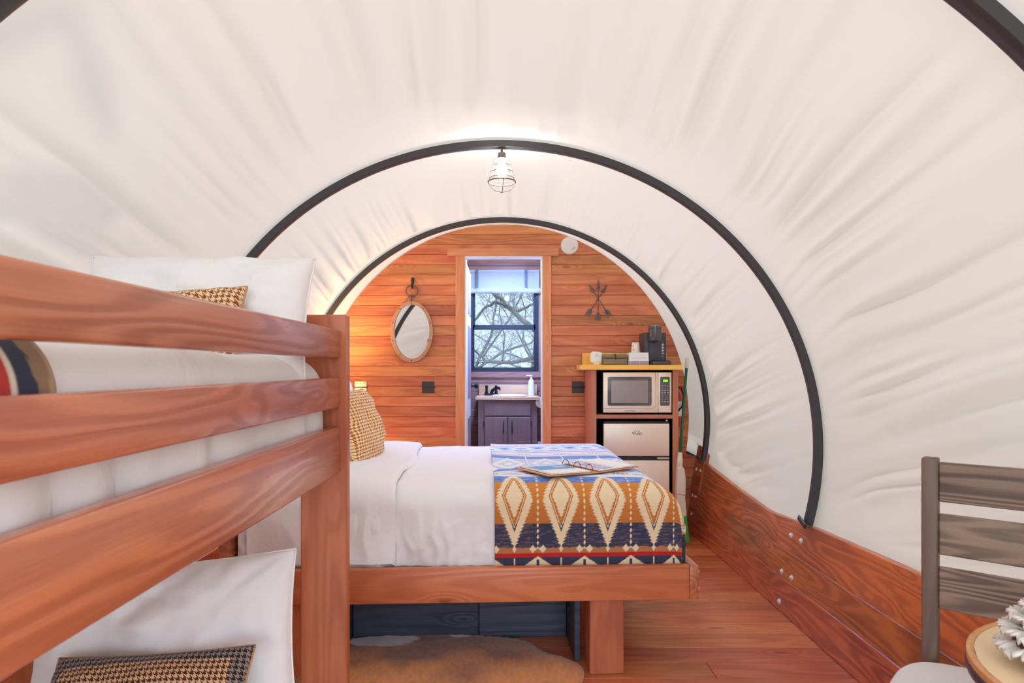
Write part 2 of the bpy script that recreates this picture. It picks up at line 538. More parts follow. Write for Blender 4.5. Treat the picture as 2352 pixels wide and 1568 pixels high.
# ------------------------------------------------------------------ the wagon shell
X0, Z0, BZ = -0.05, 0.87, 1.52          # hoop centre and half height
WALL_Y, BATH_Y, FRONT_Y = 5.10, 6.17, -0.55
HOOPS = [(1.345, 1.58, 0.50), (3.23, 1.598, 0.485), (4.87, 1.545, 0.57)]
def half_w(Y):
    return np.interp(Y, [-1.4, 1.345, 3.23, 4.87, 5.10, 6.3], [1.58, 1.58, 1.596, 1.545, 1.450, 1.44])
def ztop(Y):
    return np.interp(Y, [-1.4, 1.0, 2.33, 3.15, 3.73, 4.27, 4.87, 5.1], [0.56, 0.54, 0.515, 0.484, 0.445, 0.48, 0.54, 0.56])
def xin(Y, z):
    """inner face of the right side boards"""
    return np.interp(Y, [-1.4, 4.2, 5.1], [1.41, 1.41, 1.385]) + 0.18 * z
def arch_x(Y, z, grow=0.0):
    q = np.clip(1 - ((z - Z0) / (BZ + grow)) ** 2, 0, 1)
    return (half_w(Y) + grow) * np.sqrt(q)

# floor
floor = thing('floor', 'reddish brown plank floor running across the wagon', 'floor', (0, 2.4, 0)); floor['kind'] = 'structure'
y = FRONT_Y; k = 0
while y < 6.24:
    w = 0.145
    if k % 3 == 1:
        xs = (-1.52, 0.55 + 0.3 * ((k * 7) % 5 - 2) / 2, 1.43)
        for a, b in zip(xs[:-1], xs[1:]):
            span('plank', (a + 0.0008, b - 0.0008), (y, y + w - 0.002), (-0.028, 0.0), M['floor'], floor, bev=0.0015)
    else:
        span('plank', (-1.52, 1.43), (y, y + w - 0.002), (-0.028, 0.0), M['floor'], floor, bev=0.0015)
    y += w; k += 1
span('subfloor', (-1.52, 1.43), (FRONT_Y, 6.24), (-0.06, -0.0285), M['underbed'], floor, bev=0)

# plank walls
def wall_hw(Y, z, grow):
    return np.where(np.asarray(z) < 0.58, 1.57, arch_x(Y, z, grow))
def plank_wall(root, Y, depth, holes, mat, pitch=0.0803, z_end=2.40, grow=0.02, backing=True):
    z = 0.0
    while z < z_end - 0.012:
        z1 = min(z + pitch, Z0 + BZ + grow - 0.004)
        cuts = [(h[0], h[1]) for h in holes if h[2] < z + 0.5 * pitch < h[3]]
        zs = np.linspace(z + 0.0004, z1 - 0.0004, 4)
        hw = arch_x(Y, zs, grow)
        hw = wall_hw(Y, zs, grow)
        L_ = X0 - hw; R_ = X0 + hw
        edges = sorted(cuts)
        starts = [None] + [c[1] for c in edges]
        ends = [c[0] for c in edges] + [None]
        for s, e in zip(starts, ends):
            if s is None and e is None:
                # a long run is butted from two lengths
                pts = [(x, q) for x, q in zip(R_, zs)] + [(x, q) for x, q in zip(L_[::-1], zs[::-1])]
            elif s is None:
                pts = [(e, zs[0]), (e, zs[-1])] + [(min(x, e - 0.01), q) for x, q in zip(L_[::-1], zs[::-1])]
            elif e is None:
                pts = [(max(x, s + 0.01), q) for x, q in zip(R_, zs)] + [(s, zs[-1]), (s, zs[0])]
            else:
                pts = [(s, zs[0]), (e, zs[0]), (e, zs[-1]), (s, zs[-1])]
            if max(p[0] for p in pts) - min(p[0] for p in pts) < 0.012: continue
            c = (sum(p[0] for p in pts) / len(pts), (z + z1) / 2)
            pts = [(p[0] - c[0], p[1] - c[1]) for p in pts]
            V, F = prism_data(pts, 0, depth)
            me = fixn(mesh('plank', V, F))
            bm = bmesh.new(); bm.from_mesh(me)
            es = [ed for ed in bm.edges if abs(ed.verts[0].co.y) < 1e-6 and abs(ed.verts[1].co.y) < 1e-6
                  and abs(ed.verts[0].co.z - ed.verts[1].co.z) < 1e-6]
            bmesh.ops.bevel(bm, geom=es, offset=0.0045, segments=1, affect='EDGES')
            bm.to_mesh(me); bm.free()
            link('plank', me, mat, root, (c[0], Y, c[1]))
        z += pitch

def solid_arch(root, name, Y0, Y1, holes, mat, grow=0.02):  # unseen dark sheet added to block light through the plank gaps
    """sheet behind the planks, cut round one opening"""
    h = holes[0]
    def side(xa, sign):
        zs = np.linspace(0.0, Z0 + BZ + grow - 0.0005, 40)
        hw = wall_hw(Y0, zs, grow)
        pts = [(X0 + sign * w, q) for w, q in zip(hw, zs) if (X0 + sign * w - xa) * sign > 0]
        return [(xa, 0.0)] + pts + [(xa, pts[-1][1])]
    for xa, sg in ((h[1], 1), (h[0], -1)):
        V, F = prism_data(side(xa, sg), Y0, Y1); link(name, fixn(mesh(name, V, F)), mat, root)
    zs = [(x, Z0 + (BZ + grow) * math.sqrt(max(0, 1 - ((x - X0) / (float(half_w(Y0)) + grow)) ** 2))) for x in np.linspace(h[1], h[0], 12)]
    V, F = prism_data([(h[0], h[3]), (h[1], h[3])] + zs, Y0, Y1); link(name, fixn(mesh(name, V, F)), mat, root)
    if h[2] > 0.01:
        V, F = prism_data([(h[0], 0), (h[1], 0), (h[1], h[2]), (h[0], h[2])], Y0, Y1); link(name, fixn(mesh(name, V, F)), mat, root)

DOOR = (-0.352, 0.264, 0.0, 2.153)
wall_back = thing('wall_back', 'stained pine plank end wall under the canvas arch', 'wall', (0, WALL_Y, 0)); wall_back['kind'] = 'structure'
plank_wall(wall_back, WALL_Y, 0.018, [DOOR], M['wall_wood'])
solid_arch(wall_back, 'backing_sheet', WALL_Y + 0.019, WALL_Y + 0.06, [DOOR], M['underbed'])
# the bathroom end wall with its window
WIN = (-0.375, 0.277, 1.236, 2.20)
wall_bath = thing('wall_bathroom', 'stained plank wall of the bathroom round the window', 'wall', (0, BATH_Y, 0)); wall_bath['kind'] = 'structure'
M['bath_wood'] = wood('bath_wood', rgb(186, 140, 128), rgb(138, 98, 96), 'X', contrast=0.4, jitter=0.1, bump=0.1)
plank_wall(wall_bath, BATH_Y, 0.018, [WIN], M['bath_wood'])
solid_arch(wall_bath, 'backing_sheet', BATH_Y + 0.019, BATH_Y + 0.06, [WIN], M['underbed'])
for sx, nm in ((-1, 'left'), (1, 'right')):
    o = span('wall_bathroom_' + nm, (X0 + sx * 0.78, X0 + sx * 0.81), (WALL_Y + 0.065, BATH_Y - 0.005), (0.0, 2.16), M['bath_wood'])
    tag(o, 'plain stained wood %s wall of the small bathroom' % nm, 'wall', kind='structure')
# door casing
trim = thing('trim_1', 'pale stained door casing round the bathroom doorway', 'trim', (0, WALL_Y, 0)); trim['kind'] = 'structure'
span('casing', (-0.425, -0.352), (WALL_Y - 0.022, WALL_Y - 0.001), (0.0, 2.153), M['trim_z'], trim, bev=0.002)
span('casing', (0.262, 0.331), (WALL_Y - 0.022, WALL_Y - 0.001), (0.0, 2.153), M['trim_z'], trim, bev=0.002)
span('header', (-0.49, 0.388), (WALL_Y - 0.024, WALL_Y - 0.001), (2.154, 2.214), M['trim_x'], trim, bev=0.002)
for xr in ((-0.352, -0.340), (0.252, 0.264)):
    span('jamb', xr, (WALL_Y - 0.02, WALL_Y + 0.075), (0.0, 2.141), M['whitepaint'], trim, bev=0.001)
span('jamb', (-0.352, 0.264), (WALL_Y - 0.02, WALL_Y + 0.075), (2.141, 2.153), M['whitepaint'], trim, bev=0.001)

# bathroom door, swung open
dr = thing('door_1', 'white panel door swung open into the bathroom', 'door', (-0.353, WALL_Y + 0.085, 0.0), math.radians(90.6)); dr['kind'] = 'structure'
box('leaf', (0.58, 0.030, 2.09), (0.29, 0.0, 1.055), M['whitepaint'], dr, bev=0.002, local=True)
M['doorpanel'] = plain('door_panel_mauve', rgb(150, 132, 150), 0.5)
for px0, px1 in ((0.07, 0.26), (0.32, 0.51)):
    for z0, z1 in ((0.2, 0.86), (1.02, 1.62), (1.72, 2.0)):
        box('door_panel', (px1 - px0, 0.006, z1 - z0), ((px0 + px1) / 2, -0.0165, (z0 + z1) / 2), M['doorpanel'], dr, bev=0.002, local=True)
lathe('knob', [(0.026, 0), (0.026, 0.006), (0.010, 0.010), (0.010, 0.030), (0.022, 0.040), (0.027, 0.052), (0.022, 0.064), (0.008, 0.068)],
      M['black'], dr, (0.53, -0.016, 1.112), n=18, rot=(PI / 2, 0, 0), local=True)

# side boards of the wagon box
def side_wall(name, label, sign):
    root = thing(name, label, 'wall', (X0 + sign * 1.5, 2.0, 0)); root['kind'] = 'structure'
    def board(y0, y1, zl, zh, lift=0.0, nm='board', th=0.03):
        n = max(2, int((y1 - y0) / 0.12))
        V = []
        for i in range(n + 1):
            Y = y0 + (y1 - y0) * i / n
            a, b = float(zl(Y)), float(zh(Y))
            sec = []
            for z, t in ((a, 0.004), (a + 0.004, 0), (b - 0.004, 0), (b, 0.004), (b, th), (a, th)):
                hx = float(xin(Y, z)) - X0 - lift + t
                sec.append((X0 + sign * hx, Y, z))
            V += sec
        F = []
        for i in range(n):
            for q in range(6):
                r = (q + 1) % 6
                F.append((i * 6 + q, i * 6 + r, (i + 1) * 6 + r, (i + 1) * 6 + q))
        F.append(tuple(range(6))); F.append(tuple(n * 6 + q for q in range(6)))
        centred(nm, V, F, M['side'], root)
    s1 = lambda Y: 0.308 + 0 * Y
    s2 = lambda Y: 0.166 + 0 * Y
    e = 0.00004
    for a, b in ((FRONT_Y, 0.9), (0.9012, 3.54), (3.5412, 4.9)):
        board(a, b, lambda Y: s1(Y) + e, ztop)
    for a, b in ((FRONT_Y, 1.6), (1.6, 4.25), (4.2512, 5.095)):
        board(a, b, lambda Y: s2(Y) + e, lambda Y: s1(Y) - e)
    for a, b in ((FRONT_Y, 2.2), (2.2, 5.095)):
        board(a, b, lambda Y: 0.001 + 0 * Y, lambda Y: s2(Y) - e)
    board(4.9012, 5.095, lambda Y: s1(Y) + e, lambda Y: 0.605 + (Y - 4.9) * 0.46, lift=0.012, nm='end_board', th=0.04)
    for Y, z in ((3.385, 0.391), (3.27, 0.393), (3.417, 0.192), (3.30, 0.196), (3.385, 0.045),
                 (5.03, 0.48), (4.94, 0.482), (5.05, 0.275), (4.98, 0.278), (5.0, 0.14)):
        lift = 0.012 if (Y > 4.9 and z > 0.31) else 0.0
        hx = float(xin(Y, z)) - X0 - lift
        lathe('bolt', [(0.0165, -0.002), (0.0165, 0.002), (0.0105, 0.0025), (0.0105, 0.007), (0.006, 0.011), (0.001, 0.012)],
              M['bolt'], root, (X0 + sign * hx, Y, z), n=12, rot=(0, -sign * (PI / 2 - 0.17), 0))
    return root
side_wall('wall_right', 'red brown bolted boards of the right wagon side', 1)
side_wall('wall_left', 'red brown bolted boards of the left wagon side behind the bunk', -1)

# canvas cover
def canvas_radius(phi, Y):
    """inward displacement: gathers between the hoops"""
    s = phi * 1.55
    dA = np.clip((4.87 - Y) / 1.64, 0, 1)
    envA = np.where((Y > 3.23) & (Y < 4.87), sstep(0.035, 0.20, dA) * (1 - 0.92 * sstep(0.35, 0.88, dA)), 0)
    envB = np.where((Y < 3.23) & (Y > 1.345), sstep(3.18, 2.45, Y) * (0.35 + 0.65 * np.exp(-((Y - 2.35) / 0.55) ** 2)) * sstep(1.36, 1.6, Y) + 0.25 * np.exp(-((Y - 3.0) / 0.13) ** 2), 0)
    envC = np.where(Y < 1.345, 0.3 * sstep(1.34, 1.0, Y), 0)
    skA = s * (1 + 0.13 * (4.87 - Y)); skB = s * (1 + 0.12 * (3.23 - Y))
    lean = 0.72 + 0.28 * sstep(-0.5, 0.6, s)
    def gathers(q, Y, sd):
        wv = q + 0.05 * vn(q * 2.5, Y * 1.6, sd + 5)
        g = np.sqrt((2 * vn(wv * 7.5, Y * 0.55, sd) - 1) ** 2 + 0.015)
        h = np.sqrt((2 * vn(wv * 15.0, Y * 0.8 + 9, sd + 1) - 1) ** 2 + 0.03)
        k = vn(wv * 3.2, Y * 0.5, sd + 2)
        return 0.55 * np.clip(1.02 - g, 0, 1) ** 1.5 + 0.22 * np.clip(1.03 - h, 0, 1) ** 1.3 + 0.35 * k
    def pucker(y0):
        return np.exp(-((Y - y0) / 0.035) ** 2) * (0.0035 + 0.007 * vn(s * 34, Y * 6, 17)) * (0.4 + 0.6 * vn(s * 3, Y * 0, 18))
    d = pucker(2.36) + pucker(4.12) + 0.088 * envA * gathers(skA * 1.35, Y, 3) * (0.55 + 0.45 * lean)
    d += 0.135 * envB * gathers(skB, Y, 8) * lean
    d += 0.02 * envC * gathers(s, Y, 12)
    d += 0.022 * np.sin(np.clip((4.87 - Y) / 1.64, 0, 1) * PI) ** 1.5 + 0.028 * np.sin(np.clip((3.23 - Y) / 1.885, 0, 1) * PI) ** 1.5
    d += 0.012 * (vn(s * 2.2, Y * 1.7, 21) - 0.5) * np.clip(envA + envB + envC, 0.0, 1)
    return d
nphi, nyy = 860, 300
phi = np.linspace(-1.92, 1.92, nphi)
ys = np.unique(np.concatenate([np.linspace(FRONT_Y - 0.05, 1.0, 40), np.linspace(1.0, 5.0, 240), np.linspace(5.0, 6.24, 12)]))
PH, YY = np.meshgrid(phi, ys, indexing='ij')
grow = 0.03 - canvas_radius(PH, YY)
hwid = half_w(YY)
Xc = np.sin(PH) * (hwid + grow); Zc = Z0 + np.cos(PH) * (BZ + grow)
tgt = xin(YY, Zc) - X0 + 0.036
w = 1 - sstep(ztop(YY) + 0.0, ztop(YY) + 0.22, Zc)
Xa = np.abs(Xc); Xa = Xa + w * np.maximum(0, tgt - Xa)
P = np.stack([X0 + np.sign(Xc) * Xa, YY, Zc], -1)
o = link('ceiling', grid_mesh('ceiling', P), M['canvas'])
tag(o, 'off-white canvas wagon cover stretched over the hoops', 'canvas', kind='structure')
canvas = o
# hoops
hoop_labels = ['dark metal hoop nearest the entrance, cut by the top corners', 'dark metal hoop carrying the caged lamp',
               'dark metal hoop nearest the plank end wall']
for (Y, a, zend), lab in zip(HOOPS, hoop_labels):
    root = thing('hoop', lab, 'hoop', (X0, Y, zend), group='metal hoops under the canvas')
    th_end = math.acos((zend - Z0) / BZ)
    n = 120
    V = []
    for i in range(n + 1):
        t = -th_end + 2 * th_end * i / n
        ct, st = math.cos(t), math.sin(t)
        for dr_, dy in ((-0.016, -0.022), (-0.019, -0.016), (-0.019, 0.016), (-0.016, 0.022), (0.015, 0.022), (0.017, 0.018), (0.017, -0.018), (0.015, -0.022)):
            V.append((X0 + st * (a + dr_), Y + dy, Z0 + ct * (BZ + dr_)))
    F = []
    for i in range(n):
        for q in range(8):
            r = (q + 1) % 8
            F.append((i * 8 + q, i * 8 + r, (i + 1) * 8 + r, (i + 1) * 8 + q))
    F.append(tuple(range(8))); F.append(tuple(n * 8 + q for q in range(8)))
    me = fixn(mesh('tube', V, F, True)); sharp(me, 30)
    link('tube', me, M['hoop'], root)
    for sg in (-1, 1):
        x = X0 + sg * (a * math.sqrt(1 - ((zend - Z0) / BZ) ** 2) - 0.036)
        box('foot_bracket', (0.012, 0.085, 0.03), (x, Y - 0.015, zend + 0.018), M['hoop'], root, rot=(0.35, 0, 0), bev=0.004)

# ------------------------------------------------------------------ bathroom window and what lies outside
wroot = thing('window_1', 'black framed double hung bathroom window', 'window', (-0.05, BATH_Y, WIN[2])); wroot['kind'] = 'structure'
wx0, wx1, wz0, wz1 = WIN
yf = (BATH_Y - 0.012, BATH_Y + 0.05)
span('frame_stile', (wx0, wx0 + 0.030), yf, (wz0, wz1), M['winframe'], wroot)
span('frame_stile', (wx1 - 0.030, wx1), yf, (wz0, wz1), M['winframe'], wroot)
span('frame_rail', (wx0 + 0.03, wx1 - 0.03), yf, (wz0, wz0 + 0.032), M['winframe'], wroot)
span('frame_rail', (wx0 + 0.03, wx1 - 0.03), yf, (wz1 - 0.03, wz1), M['winframe'], wroot)
for nm, za, zb, ya in (('lower_sash', wz0 + 0.032, 1.672, BATH_Y + 0.0), ('upper_sash', 1.655, wz1 - 0.03, BATH_Y + 0.022)):
    xa, xb = wx0 + 0.030, wx1 - 0.030
    t = 0.016 if nm == 'upper_sash' else 0.010
    b = 0.04 if nm == 'lower_sash' else 0.03
    parts = []
    for xr, zr in (((xa, xa + t), (za, zb)), ((xb - t, xb), (za, zb)), ((xa, xb), (za, za + (0.008 if nm == 'lower_sash' else 0.03))), ((xa, xb), (zb - (0.036 if nm == 'lower_sash' else 0.02), zb))):
        V, F = prism_data([(xr[0], zr[0]), (xr[1], zr[0]), (xr[1], zr[1]), (xr[0], zr[1])], ya, ya + 0.02)
        parts.append((V, F))
    V, F = merge(parts)
    so = link(nm, fixn(mesh(nm, V, F)), M['winframe'], wroot)
    span('pane', (xa + t, xb - t), (ya + 0.009, ya + 0.012), (za + 0.008, zb - 0.02), M['glass'], so, bev=0)
# casing round the window
tr = thing('trim_2', 'stained casing boards round the bathroom window', 'trim', (-0.05, BATH_Y, WIN[2] - 0.06)); tr['kind'] = 'structure'
span('casing', (wx0 - 0.03, wx1 + 0.03), (BATH_Y - 0.018, BATH_Y - 0.001), (wz0 - 0.058, wz0 - 0.001), M['bath_wood'], tr)
M['wall_z'] = wood('wall_wood_z', rgb(186, 140, 128), rgb(138, 98, 96), 'Z', contrast=0.5, jitter=0.05, bump=0.1)
span('casing', (wx0 - 0.05, wx0 - 0.001), (BATH_Y - 0.018, BATH_Y - 0.001), (wz0, wz1), M['wall_z'], tr)
span('casing', (wx1 + 0.001, wx1 + 0.035), (BATH_Y - 0.018, BATH_Y - 0.001), (wz0, wz1), M['wall_z'], tr)

# rolled up shade
sh = thing('window_shade', 'white cloth shade rolled up and strapped over the bathroom window', 'shade', (-0.05, BATH_Y - 0.05, 2.0))
sx0, sx1 = -0.385, 0.285
g = np.stack(np.meshgrid(np.linspace(sx0, sx1 + 0.0, 40), np.linspace(0, 1, 14), indexing='ij'), -1)
Pz = 2.02 + 0.185 * g[..., 1]; Py = BATH_Y - 0.034 - 0.012 * np.sin(g[..., 1] * PI) + 0.003 * vn(g[..., 0] * 14, g[..., 1] * 2, 5)
link('cloth', grid_mesh('cloth', np.stack([g[..., 0], Py, Pz], -1)), M['shade'], sh)
link('side_hem', grid_mesh('side_hem', np.stack([np.where(g[..., 0] > 0, sx1 - 0.001, sx1 - 0.03) + 0 * g[..., 0], Py - 0.003, Pz], -1)[[0, -1]]), M['shade'], sh)
link('top_hem', grid_mesh('top_hem', np.stack([g[..., 0], Py - 0.003, 2.175 + 0.03 * g[..., 1]], -1)), M['shade'], sh)
path = [(x, BATH_Y - 0.05, 2.005 + 0.003 * math.sin(x * 23)) for x in np.linspace(sx0, sx1 + 0.012, 24)]
tube('roll', path, [0.024 + 0.002 * math.sin(i * 1.7) for i in range(24)], M['shade'], sh, n=14)
M['strap'] = plain('strap_blue_grey', rgb(96, 110, 128), 0.7)
for x in (-0.305, 0.155):
    st = span('strap', (x - 0.011, x + 0.011), (BATH_Y - 0.076, BATH_Y - 0.072), (2.03, 2.205), M['strap'], sh, bev=0.001)
    tube('strap_loop', [(x, BATH_Y - 0.05 + 0.0265 * math.cos(t), 2.005 + 0.0265 * math.sin(t)) for t in np.linspace(0, 2 * PI, 18)[:-1]], 0.004, M['shade'], st, n=6, closed=True)

# outside: ground and bare trees
bm = bmesh.new(); bmesh.ops.create_circle(bm, cap_ends=True, segments=48, radius=60)
me = bpy.data.meshes.new('ground'); bm.to_mesh(me); bm.free()
tag(link('ground', me, M['ground'], loc=(0, 12, -0.75)), 'dry winter ground outside the wagon', 'ground', kind='structure')

def wiggle(p0, p1, n, amp, rs):
    p0 = Vector(p0); p1 = Vector(p1)
    out = []
    q = Vector((0, 0, 0))
    for i in range(n + 1):
        t = i / n
        q = q + Vector((rs.uniform(-1, 1), rs.uniform(-1, 1), rs.uniform(-1, 1))) * amp / n
        out.append(p0.lerp(p1, t) + q * math.sin(t * PI * 0.5))
    return out

def grow_twigs(path, r, depth, rs, store, density, spread=1.0):
    n = len(path)
    cnt = max(2, int(density * sum((path[i + 1] - path[i]).length for i in range(n - 1))))
    for _ in range(cnt):
        t = rs.uniform(0.08, 0.98) * (n - 1); i = int(t); p = path[i].lerp(path[min(i + 1, n - 1)], t - i)
        tan = (path[min(i + 1, n - 1)] - path[i]).normalized() if i < n - 1 else (path[-1] - path[-2]).normalized()
        d = (tan * rs.uniform(0.1, 0.9) + Vector((rs.uniform(-1, 1), rs.uniform(-1, 1), rs.uniform(-0.55, 1))) * spread).normalized()
        ln = rs.uniform(0.25, 0.95) * (0.9 if depth > 1 else 0.5)
        rr = max(0.0024, r * rs.uniform(0.10, 0.26))
        q = wiggle(p, p + d * ln, 4, 0.25, rs)
        store.append((q, [rr * (1 - 0.8 * k / 4) + 0.0012 for k in range(5)]))
        if depth > 1:
            grow_twigs(q, rr, depth - 1, rs, store, density * 1.15, spread)

def tree(name, label, trunk, limbs, seed, density, depth, col=None):
    rs = random.Random(seed)
    root = thing(name, label, 'tree', trunk[0][0], group='bare trees outside the bathroom window')
    def seg(nm, pts, r0, r1, sub=6, mat='bark'):
        P_ = []
        for a, b in zip(pts[:-1], pts[1:]):
            P_ += [Vector(a).lerp(Vector(b), k / sub) for k in range(sub)]
        P_.append(Vector(pts[-1]))
        P_ = [p + Vector((rs.uniform(-1, 1), rs.uniform(-1, 1), rs.uniform(-1, 1))) * r1 * 0.5 for p in P_]
        rad = [(0.62 if nm == 'limb' else 1.0) * (r0 + (r1 - r0) * k / (len(P_) - 1)) for k in range(len(P_))]
        V, F = tube_data(P_, rad, 8)
        link(nm, mesh(nm, V, F, True), M[mat], root)
        return P_, (r0 + r1) / 2
    seg('trunk', trunk[0], trunk[1], trunk[2])
    store = []
    for pts, r0, r1 in limbs:
        p, r = seg('limb', pts, r0, r1)
        grow_twigs(p, r, depth, rs, store, density)
    V, F = merge([tube_data(q, r, 4, cap=False) for q, r in store])
    t = link('twigs', mesh('twigs', V, F, True), M['twig'], root); t['kind'] = 'stuff'
    return root
tree('oak_tree', 'bare tree with thick crossing limbs close outside the bathroom window',
     ([(1.35, 9.6, -0.75), (1.2, 9.5, 0.6), (0.95, 9.5, 1.3)], 0.22, 0.13),
     [([(0.95, 9.5, 1.3), (0.32, 9.45, 1.86), (-0.05, 9.5, 2.2), (-0.28, 9.5, 2.42), (-0.62, 9.6, 2.95)], 0.075, 0.03),
      ([(-0.02, 9.5, 2.18), (-0.2, 9.4, 2.24), (-0.38, 9.4, 2.13), (-0.52, 9.4, 1.95), (-0.62, 9.4, 1.7)], 0.045, 0.018),
      ([(0.1, 9.5, 2.1), (0.3, 9.6, 2.2), (0.55, 9.7, 2.35)], 0.04, 0.02),
      ([(0.95, 9.5, 1.3), (0.40, 9.6, 1.43), (0.12, 9.6, 1.36), (-0.12, 9.6, 1.35), (-0.34, 9.6, 1.37), (-0.5, 9.6, 1.52), (-0.7, 9.6, 1.62)], 0.06, 0.018),
      ([(-0.1, 9.6, 1.36), (-0.07, 9.7, 1.75), (-0.15, 9.7, 2.1), (-0.1, 9.7, 2.6)], 0.022, 0.008),
      ([(0.35, 9.5, 1.42), (0.2, 9.6, 1.7), (0.25, 9.7, 2.1), (0.1, 9.7, 2.6)], 0.022, 0.008)], 3, 8.5, 2)
tree('thicket_tree', 'tangle of pale bare branches behind the thick limbed tree',
     ([(-1.1, 12.5, -0.75), (-0.9, 12.5, 0.5), (-0.7, 12.5, 1.2)], 0.15, 0.09),
     [([(-0.7, 12.5, 1.2), (-0.35, 12.5, 1.9), (-0.25, 12.4, 2.6), (0.1, 12.4, 3.6)], 0.05, 0.02),
      ([(-0.7, 12.5, 1.2), (-0.1, 12.4, 1.6), (0.4, 12.4, 1.75), (0.9, 12.4, 2.1)], 0.05, 0.02),
      ([(-0.5, 12.5, 1.5), (0.0, 12.3, 2.2), (0.35, 12.3, 2.9), (0.5, 12.3, 3.6)], 0.035, 0.015),
      ([(-0.8, 12.5, 1.0), (-0.2, 12.3, 1.35), (0.3, 12.3, 1.45), (0.8, 12.2, 1.4)], 0.035, 0.015),
      ([(-0.7, 12.5, 1.2), (-0.8, 12.5, 2.0), (-0.7, 12.4, 2.9), (-0.8, 12.4, 3.6)], 0.035, 0.015)], 5, 10.0, 2)
tree('distant_tree', 'farthest bare tree filling the lower window pane with fine twigs',
     ([(0.9, 16.5, -0.75), (0.75, 16.5, 0.8), (0.6, 16.5, 1.4)], 0.16, 0.1),
     [([(0.6, 16.5, 1.4), (0.2, 16.4, 2.2), (-0.3, 16.4, 3.0)], 0.05, 0.02),
      ([(0.6, 16.5, 1.4), (-0.2, 16.4, 1.7), (-1.0, 16.4, 2.2)], 0.05, 0.02),
      ([(0.6, 16.5, 1.4), (0.7, 16.4, 2.4), (0.5, 16.4, 3.6)], 0.05, 0.02),
      ([(0.5, 16.5, 1.2), (-0.2, 16.4, 1.45), (-0.9, 16.4, 1.4)], 0.04, 0.02)], 9, 10.0, 2)
# the tree beside the wagon whose branch shades the cover
# limbs hang in the line between the sun and the upper left of the cover
troot = thing('shade_tree', 'tree beside the wagon whose branches shade the left canvas', 'tree', (-3.4, 0.6, -0.75))
def up_sun(p, d): return Vector(p) + TO_SUN * d
A1, A2 = up_sun((-1.02, 1.50, 2.06), 1.3), up_sun((-1.15, 1.87, 1.97), 1.3)
B1, B2 = up_sun((-1.32, 1.70, 1.80), 1.25), up_sun((-1.27, 2.06, 1.86), 1.25)
tube('trunk', [(-3.4, 0.6, -0.75), (-3.3, 0.7, 1.2), (-3.1, 0.8, 2.8), (-2.7, 0.9, 3.5)], [0.16, 0.13, 0.10, 0.07], M['bark'], troot, n=10)
tube('limb', [(-2.7, 0.9, 3.5), A1 + Vector((-0.25, -0.25, 0.25)), A1, (A1 + A2) / 2 + Vector((0, 0, 0.02)), A2], [0.06, 0.015, 0.03, 0.045, 0.012], M['bark'], troot, n=10)
tube('limb', [(-2.7, 0.9, 3.5), B1 + Vector((-0.25, -0.2, 0.2)), B1, (B1 + B2) / 2 + Vector((0, 0, -0.03)), B2], [0.06, 0.015, 0.035, 0.06, 0.03], M['bark'], troot, n=10)

# ------------------------------------------------------------------ soft goods helpers
def rprof(t, a, b, r, drop, start=True, end=True):
    """rounded path across a mattress. t in 0..1 -> position between a and b, and drop below the top"""
    arc = r * PI / 2
    segs = []
    L0 = (drop - r) if start else 0
    total = (L0 + arc if start else 0) + (b - a - (r if start else 0) - (r if end else 0)) + ((arc + drop - r) if end else 0)
    s = np.asarray(t) * total
    pos = np.zeros_like(s); dr = np.zeros_like(s)
    c = 0.0
    if start:
        m = s < L0; pos[m] = a; dr[m] = drop - s[m]
        m = (s >= L0) & (s < L0 + arc); th = (s[m] - L0) / r
        pos[m] = a + r - r * np.cos(th); dr[m] = r - r * np.sin(th)
        c = L0 + arc
    flat = b - a - (r if start else 0) - (r if end else 0)
    m = (s >= c) & (s <= c + flat + 1e-9); pos[m] = (a + (r if start else 0)) + s[m] - c; dr[m] = 0
    if end:
        q = c + flat
        m = (s > q) & (s < q + arc); th = (s[m] - q) / r
        pos[m] = b - r + r * np.sin(th); dr[m] = r - r * np.cos(th)
        m = s >= q + arc; pos[m] = b; dr[m] = r + (s[m] - q - arc)
    return pos, dr, s

